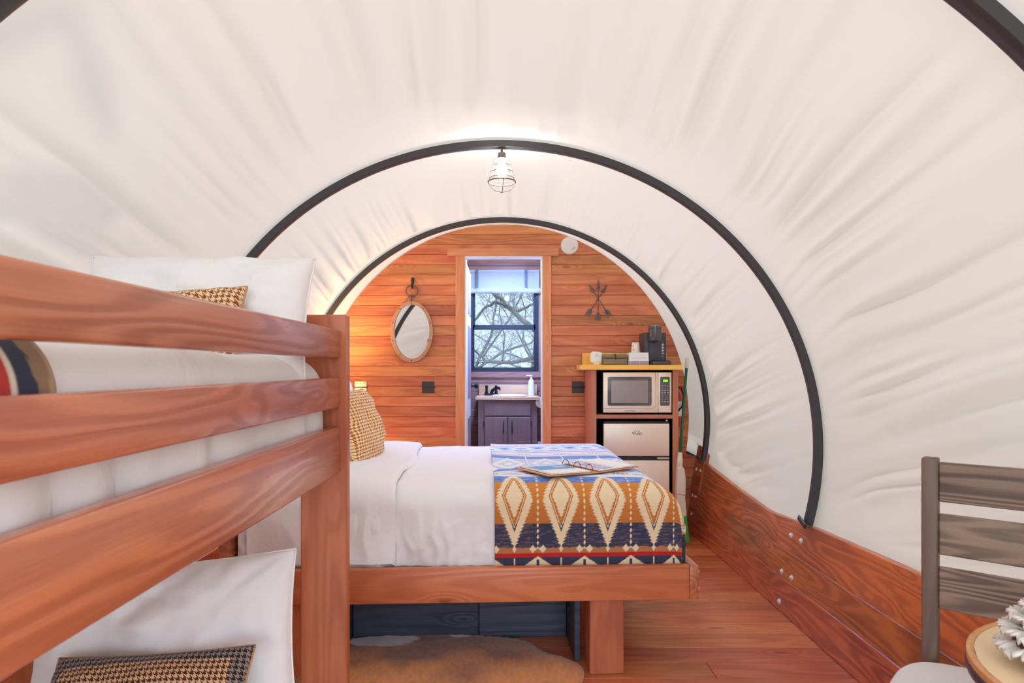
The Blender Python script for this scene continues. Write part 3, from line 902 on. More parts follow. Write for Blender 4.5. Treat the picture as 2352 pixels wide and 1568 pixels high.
def pillow(name, w, h, t, mat, label, cat, loc, rot, group=None, seed=1, n=64, sag=0.045, wr=0.02, ear=1.0):
    u = np.linspace(-1, 1, n); U, V_ = np.meshgrid(u, u, indexing='ij')
    e = np.clip((1 - U ** 2) * (1 - V_ ** 2), 0, 1)
    x = w / 2 * U * (1 - sag * (1 - V_ ** 2) * np.abs(U) ** 2)
    y = h / 2 * V_ * (1 - sag * 1.2 * (1 - U ** 2) * np.abs(V_) ** 2)
    zt = t / 2 * (e ** 0.42)
    nz = (vn(U * 3.1 + 7, V_ * 3.1, seed) - 0.5) * 2 + (vn(U * 7.1 + 3, V_ * 6.3, seed + 2) - 0.5) * 0.9
    rim = (np.maximum(np.abs(U), np.abs(V_)) ** 3)
    ang = np.arctan2(np.abs(V_) - 1.02, np.abs(U) - 1.02); rc = np.hypot(np.abs(U) - 1, np.abs(V_) - 1)
    rays = (np.abs(2 * vn(ang * 7 + 3 * U, V_ * 1.5, seed + 6) - 1) - 0.4) * np.exp(-rc / 0.55) * 1.5
    zt = zt + rays * wr * 0.9 * e ** 0.5
    pk = np.sin((U * 17 + V_ * 6) + 5 * vn(U * 3, V_ * 3, seed + 4)) * rim * 0.35
    zt = zt + (nz * wr + pk * wr) * (e ** 0.35)
    zb = -t / 2 * (e ** 0.42) + (vn(U * 2.7, V_ * 2.9, seed + 9) - 0.5) * wr * (e ** 0.4)
    uv = np.stack([x, y], -1)
    top = np.stack([x, y, zt], -1); bot = np.stack([x, y, zb], -1)
    P_ = np.concatenate([top.reshape(-1, 3), bot.reshape(-1, 3)])
    # edge wobble shared by both faces
    A = grid_mesh(name, top, uv=uv); B_ = grid_mesh(name, bot, uv=uv, flip=True)
    bm = bmesh.new(); bm.from_mesh(A); bm.from_mesh(B_)
    bmesh.ops.remove_doubles(bm, verts=bm.verts, dist=0.0004)
    me = bpy.data.meshes.new(name); bm.to_mesh(me); bm.free()
    bpy.data.meshes.remove(A); bpy.data.meshes.remove(B_)
    me.polygons.foreach_set('use_smooth', [True] * len(me.polygons))
    o = link(name, me, mat, None, loc, rot)
    # piped edge
    k = 60; c = []
    for a_, b_ in ((-1, 0), (0, 1), (1, 0), (0, -1)):
        pass
    edge = [tuple(top[i, 0]) for i in range(0, n - 1, 2)] + [tuple(top[n - 1, i]) for i in range(0, n - 1, 2)] + \
           [tuple(top[n - 1 - i, n - 1]) for i in range(0, n - 1, 2)] + [tuple(top[0, n - 1 - i]) for i in range(0, n - 1, 2)]
    V2, F2 = tube_data(edge, 0.0028, 6, closed=True)
    s_ = link('seam', mesh('seam', V2, F2, True), M['pillow'] if mat is M['pillow'] else M['tanpipe'], o, local=True)
    return tag(o, label, cat, group)

M['tanpipe'] = fabric('tan_piping', rgb(196, 150, 112))

# ------------------------------------------------------------------ bunk bed
RX = -0.506                                     # aisle face of the rails
bunk = thing('bunk_bed', 'reddish brown wooden bunk bed with three guard rails', 'bunk bed', (-1.0, 0.95, 0))
YP = 1.927
def post(x0, x1, y0, y1, top=1.43):
    return span('post', (x0, x1), (y0, y1), (0.0, top), M['bunk_z'], bunk, bev=0.004)
post(-0.625, -0.486, YP, YP + 0.038)
post(-1.49, -1.351, YP, YP + 0.038)
post(-0.625, -0.486, -0.20, -0.162)
post(-1.49, -1.351, -0.20, -0.162)
for nm, z0, z1 in (('guard_rail', 1.300, 1.384), ('guard_rail', 1.153, 1.241), ('side_rail', 0.957, 1.0955), ('side_rail', 0.10, 0.24)):
    span(nm, (RX - 0.036, RX), (-0.161, YP - 0.001), (z0, z1), M['bunk_y'], bunk, bev=0.005, seg=2)
for z0, z1 in ((0.957, 1.0955), (0.10, 0.24)):
    span('side_rail', (-1.47, -1.434), (-0.161, YP - 0.001), (z0, z1), M['bunk_y'], bunk, bev=0.005)
for z0, z1 in ((1.300, 1.384), (0.957, 1.09), (0.10, 0.24)):
    span('end_rail', (-1.350, -0.626), (YP + 0.001, YP + 0.036), (z0, z1), M['bunk_x'], bunk, bev=0.004)
    span('end_rail', (-1.350, -0.626), (-0.199, -0.163), (z0, z1), M['bunk_x'], bunk, bev=0.004)
for z in (0.985, 0.125):
    for k in range(9):
        y_ = -0.1 + k * 0.235
        span('slat', (-1.433, RX - 0.037), (y_, y_ + 0.09), (z, z + 0.02), M['bunk_x'], bunk, bev=0.002)

def bedding(name, label, cat, x0, x1, y0, y1, ztp, drop, r, seed, mat, nx=110, ny=200, amp=0.016, quilt=True, group=None):
    tx = np.linspace(0, 1, nx); ty = np.linspace(0, 1, ny)
    px, dx, _ = rprof(tx, x0, x1, r, drop); py, dy, _ = rprof(ty, y0, y1, r, drop)
    PX, PY = np.meshgrid(px, py, indexing='ij'); DX, DY = np.meshgrid(dx, dy, indexing='ij')
    D = (DX ** 5 + DY ** 5) ** 0.2
    D = np.minimum(D, drop)
    sidex = DX / drop; sidey = DY / drop
    nz = (vn(PX * 3.4, PY * 3.4, seed) - 0.5) * 2
    ridg = 1 - np.abs(2 * vn(PY * 5.5 + 0.6 * PX + 0.8 * vn(PX * 3, PY * 3, seed), PX * 1.6, seed + 3) - 1)
    Z = ztp - D + (nz * amp + (ridg ** 2 - 0.3) * amp * 0.6) * np.clip(1 - D / drop, 0.1, 1)
    fold = (np.abs(2 * vn(PY * 7.0, D * 1.2, seed + 5) - 1) - 0.5) * 2
    Xw = PX + np.sign(PX - (x0 + x1) / 2) * fold * 0.010 * sstep(0.1, 0.8, sidex)
    fold2 = (np.abs(2 * vn(PX * 8.0, D * 1.2, seed + 6) - 1) - 0.5) * 2
    Yw = PY + np.sign(PY - (y0 + y1) / 2) * fold2 * 0.010 * sstep(0.1, 0.8, sidey)
    o = link(name, grid_mesh(name, np.stack([Xw, Yw, Z], -1), flip=False), mat)
    return tag(o, label, cat, group)

for zb, nm, lab in ((1.006, 'mattress', 'mattress on the upper bunk under the white duvet'), (0.146, 'mattress', 'mattress on the lower bunk under the white duvet')):
    mt = span(nm, (-1.425, -0.565), (-0.14, 1.895), (zb, zb + (0.25 if zb > 1 else 0.125)), M['mattress'], bev=0.04, seg=4)
    tag(mt, lab, 'mattress', 'bunk mattresses')
bedding('duvet', 'white duvet on the upper bunk behind the guard rails', 'duvet', -1.432, -0.556, -0.150, 1.905, 1.304, 0.27, 0.085, 3, M['linen'], amp=0.012)
bedding('duvet', 'white duvet on the lower bunk', 'duvet', -1.432, -0.556, -0.150, 1.905, 0.305, 0.14, 0.05, 13, M['linen'], nx=70, ny=120)

# patterned throw at the foot of the upper bunk
nx_, ny_ = 130, 150
tx = np.linspace(0, 1, nx_); px, dx, sx_ = rprof(tx, -1.442, -0.5475, 0.09, 0.155)
yy_ = np.linspace(0.12, 0.80, ny_)
PX, PY = np.meshgrid(px, yy_, indexing='ij'); DX = np.meshgrid(dx, yy_, indexing='ij')[0]; S_ = np.meshgrid(sx_, yy_, indexing='ij')[0]
PYw = PY + 0.055 * (DX - 0.1) * (PY - 0.1) - 0.02
Zt = 1.328 - DX + 0.008 * (vn(PX * 4, PY * 4, 3) - 0.5)
d_edge = 0.80 - PY
c = np.zeros(PX.shape + (3,)); c[:] = rgb(228, 214, 196)[:3]
def paint(m, col): c[m] = np.array(rgb(*col)[:3])
nn = 0.012 * (vn(S_ * 60, PY * 60, 2) - 0.5)
nn = nn * 0.6
paint(d_edge < 0.036 + nn, (150, 122, 94)); paint(d_edge < 0.008 + nn, (182, 152, 118))
paint((d_edge > 0.032 + nn) & (d_edge < 0.062), (52, 56, 74)); paint((d_edge > 0.072) & (d_edge < 0.088), (188, 60, 52))
paint((d_edge > 0.16) & (d_edge < 0.28), (52, 56, 74)); paint((d_edge > 0.28) & (d_edge < 0.46), (190, 122, 66))
dd = np.abs(((S_ / 0.19) % 1) - 0.5) * 2
paint((d_edge > 0.17) & (d_edge < 0.46) & (dd < 0.55 - np.abs(d_edge - 0.31) * 3.2), (226, 196, 152))
th = link('throw_blanket', grid_mesh('throw_blanket', np.stack([PX, PYw, Zt], -1), col=c), M['print'])
so = th.modifiers.new('thickness', 'SOLIDIFY'); so.thickness = 0.010; so.offset = -1
tag(th, 'tan, navy and red striped throw over the upper bunk', 'blanket')

M['hound_tan'] = houndstooth('houndstooth_tan', rgb(150, 82, 42), rgb(240, 208, 160), period=0.0155)
M['hound_dark'] = houndstooth('houndstooth_brown', rgb(78, 44, 36), rgb(226, 178, 132), border=(rgb(44, 34, 36), rgb(150, 132, 122)), period=0.0135, half=(0.24, 0.165), bw=0.032)
pillow('pillow', 0.62, 0.37, 0.20, M['pillow'], 'white pillow propped at the head of the upper bunk', 'pillow', (-0.862, 1.775, 1.407), (math.radians(72), 0.0, math.radians(3)), 'white bunk pillows', seed=2)
pillow('throw_pillow', 0.44, 0.25, 0.12, M['hound_tan'], 'tan houndstooth cushion against the upper bunk pillow', 'cushion', (-0.895, 1.625, 1.356), (math.radians(66), math.radians(-3), 0), 'houndstooth cushions', seed=5)
pillow('pillow', 0.74, 0.47, 0.20, M['pillow'], 'white pillow standing on the lower bunk', 'pillow', (-0.965, 1.80, 0.488), (math.radians(76), math.radians(-5), math.radians(2)), 'white bunk pillows', seed=8, wr=0.028)
pillow('throw_pillow', 0.50, 0.34, 0.14, M['hound_dark'], 'brown houndstooth cushion with dark border on the lower bunk', 'cushion', (-0.90, 1.565, 0.403), (math.radians(52), math.radians(-3.0), math.radians(2)), 'houndstooth cushions', seed=9, wr=0.014)

# ------------------------------------------------------------------ double bed across the wagon
BO = (0.784, 2.706, 0.0); BR = math.radians(2.4)
bed = thing('bed_frame', 'low wooden platform bed frame set across the wagon', 'bed', BO, BR)
def bspan(nm, x, y, z, mat, bev=0.004, seg=1, root=None):
    return span(nm, x, y, z, mat, root or bed, bev=bev, seg=seg, local=True)
bspan('front_rail', (-1.915, -0.040), (-0.038, 0.0), (0.312, 0.452), M['bunk_x'], seg=2)
bspan('end_rail', (-0.039, -0.001), (-0.038, 1.54), (0.312, 0.452), M['bunk_y'], seg=2)
bspan('back_rail', (-1.915, -0.040), (1.502, 1.54), (0.312, 0.452), M['bunk_x'])
bspan('headboard', (-1.955, -1.917), (-0.038, 1.54), (0.0, 0.62), M['bunk_y'])
for y_ in (0.0, 1.36):
    bspan('leg', (-0.452, -0.309), (y_ - 0.018, y_ + 0.12), (0.0, 0.311), M['bunk_z'])
    bspan('leg', (-1.70, -1.56), (y_ - 0.018, y_ + 0.12), (0.0, 0.311), M['bunk_z'])
bspan('platform', (-1.915, -0.042), (0.002, 1.50), (0.36, 0.385), M['bunk_x'], bev=0)
# dark storage plinth under the platform
for x in ((-1.50, -0.915), (-0.913, -0.50)):
    bspan('plinth_panel', x, (0.36, 0.385), (0.0, 0.359), M['underbed'])
bspan('plinth_side', (-0.498, -0.470), (0.11, 1.40), (0.0, 0.359), M['underbed'])
bspan('plinth_side', (-1.53, -1.502), (0.11, 1.40), (0.0, 0.359), M['underbed'])
for z in (0.352, 0.422):
    lathe('bolt', [(0.009, -0.002), (0.009, 0.004), (0.004, 0.007)], M['bolt'], bed, (0.0, -0.019, z), n=10, rot=(0, PI / 2, 0), local=True)

mt = span('mattress', (-1.905, -0.10), (0.06, 1.47), (0.387, 0.74), M['mattress'], bev=0.05, seg=4)
mt.location = Matrix.Rotation(BR, 3, 'Z') @ Vector(mt.location) + Vector(BO); mt.rotation_euler = (0, 0, BR)
tag(mt, 'mattress of the double bed under the white duvet', 'mattress')

BED_TOP = 0.772
def bed_surface(tx, ty, off=0.0, x0=-1.90, x1=-0.062, y0=0.030, y1=1.488, dropx=0.30, dropy=0.33, rx=0.16, ry=0.10, endx=True):
    px, dx, sx = rprof(tx, x0, x1 + off, rx, dropx, start=False, end=endx)
    py, dy, sy = rprof(ty, y0 - off, y1 + off, ry, dropy)
    PX, PY = np.meshgrid(px, py, indexing='ij'); DX, DY = np.meshgrid(dx, dy, indexing='ij')
    SX, SY = np.meshgrid(sx, sy, indexing='ij')
    D = (DX ** 3 + DY ** 3) ** (1 / 3)
    return PX, PY, DX, DY, D, SX, SY

PX, PY, DX, DY, D, SX, SY = bed_surface(np.linspace(0, 1, 300), np.linspace(0, 1, 260))
soft = np.clip(1 - DY / 0.10, 0, 1)
Z = BED_TOP - np.minimum(D, 0.335)
wob = (vn(PX * 3, PY * 3, 31) - 0.5) * 0.014 + (1 - np.abs(2 * vn(PX * 6 + PY * 2.5, PY * 5 - PX * 2, 32) - 1)) ** 3 * 0.006
Z += wob * soft
front = sstep(0.04, 0.2, DY) * (PY < 0.7)
f1 = np.abs(2 * vn(PX * 9 + 0.35 * vn(PX * 4, DY * 9, 3), DY * 1.3, 33) - 1)
f2 = np.abs(2 * vn(PX * 19 + 0.8 * vn(PX * 6, DY * 11, 7), DY * 3.0, 34) - 1)
f3 = vn(PX * 26 + 3 * vn(PX * 7, DY * 20, 9), DY * 22 + 3 * vn(PX * 6, DY * 8, 2), 35)
Y_ = PY + front * (0.046 * (f1 - 0.30) + 0.024 * (f2 - 0.4) + 0.010 * f3 * sstep(0.12, 0.3, DY)) * sstep(-0.84, -0.90, PX) - 0.018 * sstep(0.15, 0.33, DY) * (PY < 0.7) * 0 
Y_ = np.maximum(Y_, 0.006)
duv = link('duvet', grid_mesh('duvet', np.stack([PX, Y_, Z], -1)), M['linen'], None, BO, (0, 0, BR))
tag(duv, 'white duvet spread over the double bed', 'duvet')
# the turned back top of the duvet, a thicker second layer near the head
tx = np.linspace(0, 1, 130); ty = np.linspace(0, 1, 240)
PX, PY, DX, DY, D, SX, SY = bed_surface(tx, ty, off=0.014, x0=-1.86, x1=-1.275, endx=True, dropx=0.024, rx=0.0235, dropy=0.335)
soft = np.clip(1 - DY / 0.10, 0, 1)
edge_w = (vn(PY * 5, 0 * PY, 44) - 0.5) * 0.05
Z = BED_TOP + 0.022 - np.minimum(DY, 0.34) - DX + soft * ((vn(PX * 3.4, PY * 2.6, 41) - 0.5) * 0.018 + 0.01)
f1 = np.abs(2 * vn(PX * 10 + 0.5 * vn(PX * 4, DY * 9, 3), DY * 1.5, 45) - 1)
front = sstep(0.04, 0.2, DY) * (PY < 0.7)
Y_ = np.maximum(PY + front * (0.040 * (f1 - 0.25)) + front * DX * 0.6, 0.003)
Xf = PX + edge_w * sstep(0.7, 1.0, np.broadcast_to(tx[:, None], PX.shape))
fo = link('turned_fold', grid_mesh('turned_fold', np.stack([Xf, Y_, Z], -1)), M['linen'], duv, local=True)

# woven blanket across the foot
def lerp3(a, b, t): return a + (b - a) * t[..., None]
def col3(*c): return np.array(rgb(*c)[:3])
nx_, ny_ = 330, 620
PX, PY, DX, DY, D, SX, SY = bed_surface(np.linspace(0, 1, nx_), np.linspace(0, 1, ny_) * 1.0, off=0.012, x0=-0.845, x1=-0.058, dropx=0.22, dropy=0.362, rx=0.16)
Z = BED_TOP + 0.016 - np.minimum(D, 0.366)
soft = np.clip(1 - DY / 0.12, 0, 1)
Z += soft * ((vn(PX * 3.2, PY * 3.2, 51) - 0.5) * 0.012 + 0.010 * np.sin(PY * 9 + 1.5 * np.sin(PX * 4)) * np.exp(-(PX + 0.84) / 0.12))
front = sstep(0.05, 0.25, DY) * (PY < 0.7)
Y_ = np.maximum(PY + front * (0.008 * (vn(PX * 5, DY * 3, 52) - 0.5)), 0.004)
Y_ = Y_ + soft * 0.02 * (vn(PX * 5, PY * 2, 53) - 0.5)
u = SX; v = SY - 0.027                                    # woven coordinates: across, and up from the front hem
C = np.zeros(PX.shape + (3,))
cream = col3(240, 216, 176); orange = col3(206, 128, 62); navy = col3(64, 66, 88); red = col3(196, 44, 38)
blue = col3(74, 128, 208); pale = col3(198, 216, 240); white = col3(238, 240, 244); lilac = col3(186, 180, 220); cocoa = col3(186, 122, 82)
streak = vn(u * 22, v * 420, 60) * 0.6 + vn(u * 70, v * 700, 61) * 0.4
def put_col(mask, col): C[mask] = col
jag = 0.006 * (vn(u * 90, v * 0, 62) - 0.5)
C[:] = pale
put_col(v < 0.026, navy)
put_col((v >= 0.026) & (v < 0.042), red)
put_col((v >= 0.042) & (v < 0.062 + 0.008 * streak), cocoa)
tN = np.clip((v - 0.062) / 0.10, 0, 1)
mN = (v >= 0.062 + 0.008 * streak) & (v < 0.166)
put_col(mN, navy)
dusty = (streak > 0.62) & mN; C[dusty] = lerp3(navy[None], col3(140, 112, 104)[None], np.full(dusty.sum(), 0.45))
put_col((v >= 0.166) & (v < 0.345), orange)
mO = (v >= 0.166) & (v < 0.345)
tO = np.clip((v - 0.166) / 0.18, 0, 1)
C[mO] = lerp3(col3(196, 116, 58)[None], col3(216, 138, 62)[None], tO[mO]) * (0.93 + 0.14 * streak[mO])[..., None]
put_col((v >= 0.345) & (v < 0.420), blue)
mB = (v >= 0.345) & (v < 0.42) & (streak > 0.6); C[mB] = lerp3(blue[None], lilac[None], np.full(mB.sum(), 0.5))
# top of the bed: fine stripes and two rows of lozenges
def band(a, b, col): put_col((v >= a) & (v < b), col)
def stripes(a, b, seed):
    rs_ = random.Random(seed); q = a
    while q < b:
        ww = rs_.uniform(0.012, 0.03); cl = rs_.choice([pale, white, col3(130, 170, 226), lilac, white, col3(226, 206, 214)])
        band(q, min(q + ww, b), cl); q += ww
stripes(0.42, 0.62, 3); band(0.62, 0.71, col3(96, 148, 218)); band(0.71, 1.02, col3(206, 210, 230)); band(1.02, 1.10, col3(96, 148, 218))
stripes(1.10, 1.42, 5); band(1.42, 1.50, col3(96, 148, 218)); stripes(1.50, 2.4, 9)
per = 0.1965; uc = ((u - 0.082) / per + 0.5) % 1 - 0.5; ud = uc * per         # distance from lozenge axis
ue = ((u - 0.082) / per) % 1 - 0.5; ue = ue * per                             # distance from the axis between lozenges
# row of white lozenges on the top
q = np.abs(v - 0.865) / 0.17 + np.abs(ud) / 0.088
put_col(q < 1.0, white); put_col((q < 0.62), col3(188, 196, 216)); put_col(q < 0.52, white); put_col((q < 0.40) & (q > 0.34), col3(150, 160, 190))
q2 = np.abs(v - 1.46) / 0.1 + np.abs(ue) / 0.09
put_col((q2 < 1.0), white); put_col(q2 < 0.5, col3(150, 186, 230))
put_col((np.abs(ue) < 0.003) & (v > 0.60) & (v < 1.12), white)
for vc in (0.50, 1.17, 1.34, 1.60):
    wave = vc + 0.03 * np.cos(uc * 2 * PI)
    put_col(np.abs(v - wave) < 0.012, white)
    put_col((np.abs(v - vc - 0.0) < 0.008) & (np.abs(ue) < 0.034) & (((np.abs(ue) / 0.009) % 2) > 0.8), col3(60, 66, 90))
# tall serrated lozenges
t0, t1 = 0.075, 0.418
tt = (v - t0) / (t1 - t0)
base_w = np.where(tt < 0.54, 0.010 + 0.072 * (tt / 0.54), 0.082 - 0.066 * np.clip((tt - 0.54) / 0.46, 0, 1) ** 1.25)
saw = ((v / 0.0145) % 1)
serr = base_w - 0.010 * np.where(tt < 0.54, 1 - saw, saw)
inz = (tt > 0) & (tt < 1)
put_col(inz & (np.abs(ud) < serr), cream)
put_col((tt > 0.93) & (tt < 1) & (np.abs(ud) < serr), white)
in_w = np.where(tt < 0.60, 0.052 * np.clip((tt - 0.16) / 0.44, 0, 1), 0.052 * (1 - np.clip((tt - 0.60) / 0.335, 0, 1)))
ring = inz & (tt > 0.16) & (tt < 0.935)
outl = ring & (np.abs(ud) < in_w)
dk = np.where((v < 0.168)[..., None], navy, orange * 0.88)
C[outl] = dk[outl]
mid = ring & (np.abs(ud) < in_w - 0.0052) & (np.abs(ud) > in_w - 0.0082); put_col(mid, cream)
core_w = np.where(tt < 0.60, 0.040 * np.clip((tt - 0.30) / 0.30, 0, 1), 0.040 * (1 - np.clip((tt - 0.60) / 0.27, 0, 1))) - 0.007 * np.where(tt < 0.6, 1 - saw, saw)
put_col(ring & (np.abs(ud) < core_w), cream)
# small diamonds under and between them
put_col((np.abs(v - 0.060) / 0.017 + np.abs(ud) / 0.0085) < 1, cream)
put_col((np.abs(v - 0.060) / 0.017 + np.abs(np.abs(ue) - 0.021) / 0.016) < 1, cream)
vs_ = ((v / 0.0245) % 1 - 0.5) * 0.0245
put_col((v > 0.06) & (v < 0.42) & ((np.abs(vs_) / 0.0105 + np.abs(ue) / 0.0052) < 1), cream)
put_col((v < 0.030) & (np.abs(ue) < 0.045 * (1 - v / 0.030)), cream); put_col((v < 0.016) & (np.abs(ue) < 0.005), navy)
put_col((v < 0.024) & (np.abs(ud) < 0.004), cream)
# woven-in softness
C *= (0.95 + 0.1 * streak)[..., None]
bl = link('woven_blanket', grid_mesh('woven_blanket', np.stack([PX, Y_, Z], -1), col=C), M['print'], None, BO, (0, 0, BR))
so = bl.modifiers.new('thickness', 'SOLIDIFY'); so.thickness = 0.009; so.offset = -1
tag(bl, 'blue, orange and navy woven blanket with serrated diamonds on the bed', 'blanket')
M['binding'] = fabric('dark_binding', rgb(60, 60, 72))
edge = np.stack([PX[-1], Y_[-1], Z[-1]], -1)[::5]
tube('binding', [tuple(p) for p in edge], 0.007, M['binding'], bl, n=8, local=True)

# bed cushions
pl = [(-0.98, 3.55, 0.985, 'white pillow leaning at the head of the double bed')]
pillow('pillow', 0.66, 0.46, 0.17, M['pillow'], 'white pillow behind the houndstooth cushion on the double bed', 'pillow', (-0.93, 3.56, 0.995), (math.radians(76), 0, math.radians(90)), 'white bed pillows', seed=21)
M['hound_bed'] = houndstooth('houndstooth_gold', rgb(186, 104, 48), rgb(250, 224, 176), period=0.0165)
pillow('throw_pillow', 0.46, 0.42, 0.19, M['hound_bed'], 'golden houndstooth cushion on the double bed by the bunk post', 'cushion', (-0.800, 3.42, 0.952), (math.radians(74), 0, math.radians(84)), 'houndstooth cushions', seed=24)

# ------------------------------------------------------------------ open ring binder on the blanket
bz = BED_TOP + 0.037
bn = thing('ring_binder', 'open ring binder with photo pages on the woven blanket', 'binder', (0.315, 3.005, bz - 0.012), math.radians(31))
M['cover'] = plain('binder_cover', rgb(206, 140, 96), 0.5)
box('spine', (0.034, 0.275, 0.004), (0, 0, 0.003), M['cover'], bn, bev=0.001, local=True)
tilt = 0.03
box('cover', (0.238, 0.275, 0.005), (-0.137, 0, 0.007), M['cover'], bn, rot=(0, tilt, 0), bev=0.001, local=True)
box('cover', (0.238, 0.275, 0.005), (0.137, 0, 0.007), M['cover'], bn, rot=(0, -tilt, 0), bev=0.001, local=True)
pgs = []
for sg in (-1, 1):
    for k in range(2):
        pgs.append(box('page', (0.212, 0.262, 0.003), (sg * (0.132 - 0.004 * k), 0.001, 0.0125 + 0.0034 * k), M['paper'], bn, rot=(0, -sg * tilt, 0), bev=0.0005, local=True))
def print_quad(nm, w, h, fn, parent, loc, rot=(0, 0, 0), n=(40, 40), local=True, mat='flatprint'):
    gx, gy = np.meshgrid(np.linspace(-1, 1, n[0]), np.linspace(-1, 1, n[1]), indexing='ij')
    P_ = np.stack([gx * w / 2, gy * h / 2, 0 * gx], -1)
    return link(nm, grid_mesh(nm, P_, col=fn(gx, gy)), M[mat], parent, loc, rot, local)
def lake(gx, gy):
    c = np.zeros(gx.shape + (3,)); c[:] = col3(120, 170, 216)
    c[gy > 0.25] = col3(206, 222, 240); c[(gy > 0.1) & (gy < 0.3) & (vn(gx * 3, gy, 3) > 0.4)] = col3(120, 140, 160)
    c[(np.abs(gx - 0.45) < 0.28) & (np.abs(gy + 0.2) < 0.3) & (((gy * 14) % 1) > 0.45)] = col3(220, 232, 246)
    return c
def photos(gx, gy):
    c = np.zeros(gx.shape + (3,)); c[:] = col3(232, 226, 232)
    c[((gy * 3.5) % 1 > 0.62) & (gx < 0.55)] = col3(178, 150, 186); c[((gy * 3.5) % 1 > 0.75) & (gx > -0.3) & (gx < 0.1)] = col3(120, 96, 130)
    return c
print_quad('photo_print', 0.205, 0.165, lake, bn, (-0.128, 0.046, 0.0179), (0, tilt, 0))
print_quad('photo_print', 0.10, 0.25, photos, bn, (0.078, 0.0, 0.0164), (0, -tilt, 0))
for y_ in (-0.09, 0.0, 0.09):
    tube('ring', [(0.021 * math.cos(t), y_, 0.006 + 0.030 * math.sin(t)) for t in np.linspace(0, PI, 14)], 0.0016, M['bronze'], bn, n=6, local=True)

# ------------------------------------------------------------------ cowhide rug
hn, hm = 420, 170
cx_, cy_ = -0.50, 2.53
def hide_r(t): return 1 + 0.07 * math.sin(2 * t + 0.6) + 0.05 * math.sin(5 * t + 1.1) + 0.03 * math.sin(9 * t)
T = np.linspace(0, 2 * PI, hn + 1)[:-1]; Rr = np.linspace(0.0, 1.0, hm)
rad = np.array([hide_r(t) for t in T])
TT, RR = np.meshgrid(T, Rr, indexing='ij')
def sq(v_, p): return np.sign(v_) * np.abs(v_) ** p
HX = cx_ + 0.775 * sq(np.cos(TT), 0.62) * RR * rad[:, None] * 0.93
HY = cy_ + 0.52 * sq(np.sin(TT), 0.7) * RR * rad[:, None]
HZ = 0.012 + 0.004 * vn(HX * 14, HY * 14, 3) - 0.009 * sstep(0.93, 1.0, RR)
HZ = HZ + 0.005 * vn(HX * 80, HY * 30, 5)
n_ = vn(HX * 5, HY * 5, 70) * 0.6 + vn(HX * 13, HY * 11, 71) * 0.4
f_ = vn(HX * 95, HY * 34, 72) * 0.6 + vn(HX * 190, HY * 70, 73) * 0.4
hc = lerp3(col3(136, 66, 32)[None, None], col3(255, 160, 66)[None, None], np.clip((n_ - 0.30) / 0.36, 0, 1) * 0.62 + 0.38 * f_)
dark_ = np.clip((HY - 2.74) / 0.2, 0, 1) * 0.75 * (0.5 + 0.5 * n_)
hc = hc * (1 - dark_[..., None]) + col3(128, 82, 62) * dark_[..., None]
wpatch = (((HX + 0.60) / 0.16) ** 2 + ((HY - 2.98) / 0.09) ** 2 + (n_ - 0.5) * 0.9 < 1) | (((HX + 0.23) / 0.05) ** 2 + ((HY - 3.02) / 0.03) ** 2 < 1)
hc[wpatch] = col3(226, 216, 210)
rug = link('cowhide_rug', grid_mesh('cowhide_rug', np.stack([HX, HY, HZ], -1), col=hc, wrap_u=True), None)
M['hide'] = printed('cowhide', rough=0.6, sheen=0.5, bump=0.6, weave=260)
rug.data.materials.append(M['hide'])
so = rug.modifiers.new('thickness', 'SOLIDIFY'); so.thickness = 0.003; so.offset = -1
tag(rug, 'brown cowhide rug with white patches partly under the bed', 'rug')

# ------------------------------------------------------------------ kitchen unit against the end wall
CF = 4.684                                       # front plane of the unit
cab = thing('appliance_cabinet', 'open brown cabinet holding the microwave and fridge', 'cabinet', (0.91, 4.9, 0))
CXL, CXR = 0.595, 1.228
M['cabin'] = plain('cabinet_inside_dark', rgb(44, 46, 58), 0.6)
span('side_panel', (CXL, CXL + 0.020), (CF + 0.02, 5.075), (0, 1.256), M['cab_z'], cab)
span('side_panel', (CXR - 0.020, CXR), (CF + 0.02, 5.075), (0, 1.256), M['cab_z'], cab)
span('stile', (CXL - 0.001, CXL + 0.038), (CF, CF + 0.019), (0, 1.256), M['cab_z'], cab, bev=0.002)
span('stile', (CXR - 0.040, CXR + 0.001), (CF, CF + 0.019), (0, 1.256), M['cab_z'], cab, bev=0.002)
span('shelf', (CXL + 0.021, CXR - 0.021), (CF + 0.002, 5.07), (0.902, 0.930), M['cab_x'], cab, bev=0.002)
span('back_panel', (CXL + 0.021, CXR - 0.021), (5.076, 5.084), (0, 1.25), M['cabin'], cab, bev=0)
for x in (CXL + 0.0205, CXR - 0.0225):
    for z in ((0.0, 0.90), (0.932, 1.25)):
        span('liner', (x, x + 0.002), (CF + 0.021, 5.07), z, M['cabin'], cab, bev=0)
ct = thing('countertop', 'honey coloured wood counter with backsplash over the microwave', 'countertop', (0.89, 4.9, 1.257))
span('slab', (0.528, 1.252), (CF - 0.03, 5.08), (1.257, 1.293), M['counter'], ct, bev=0.003)
span('backsplash', (0.573, 1.235), (5.060, 5.082), (1.294, 1.388), M['counter'], ct, bev=0.002)

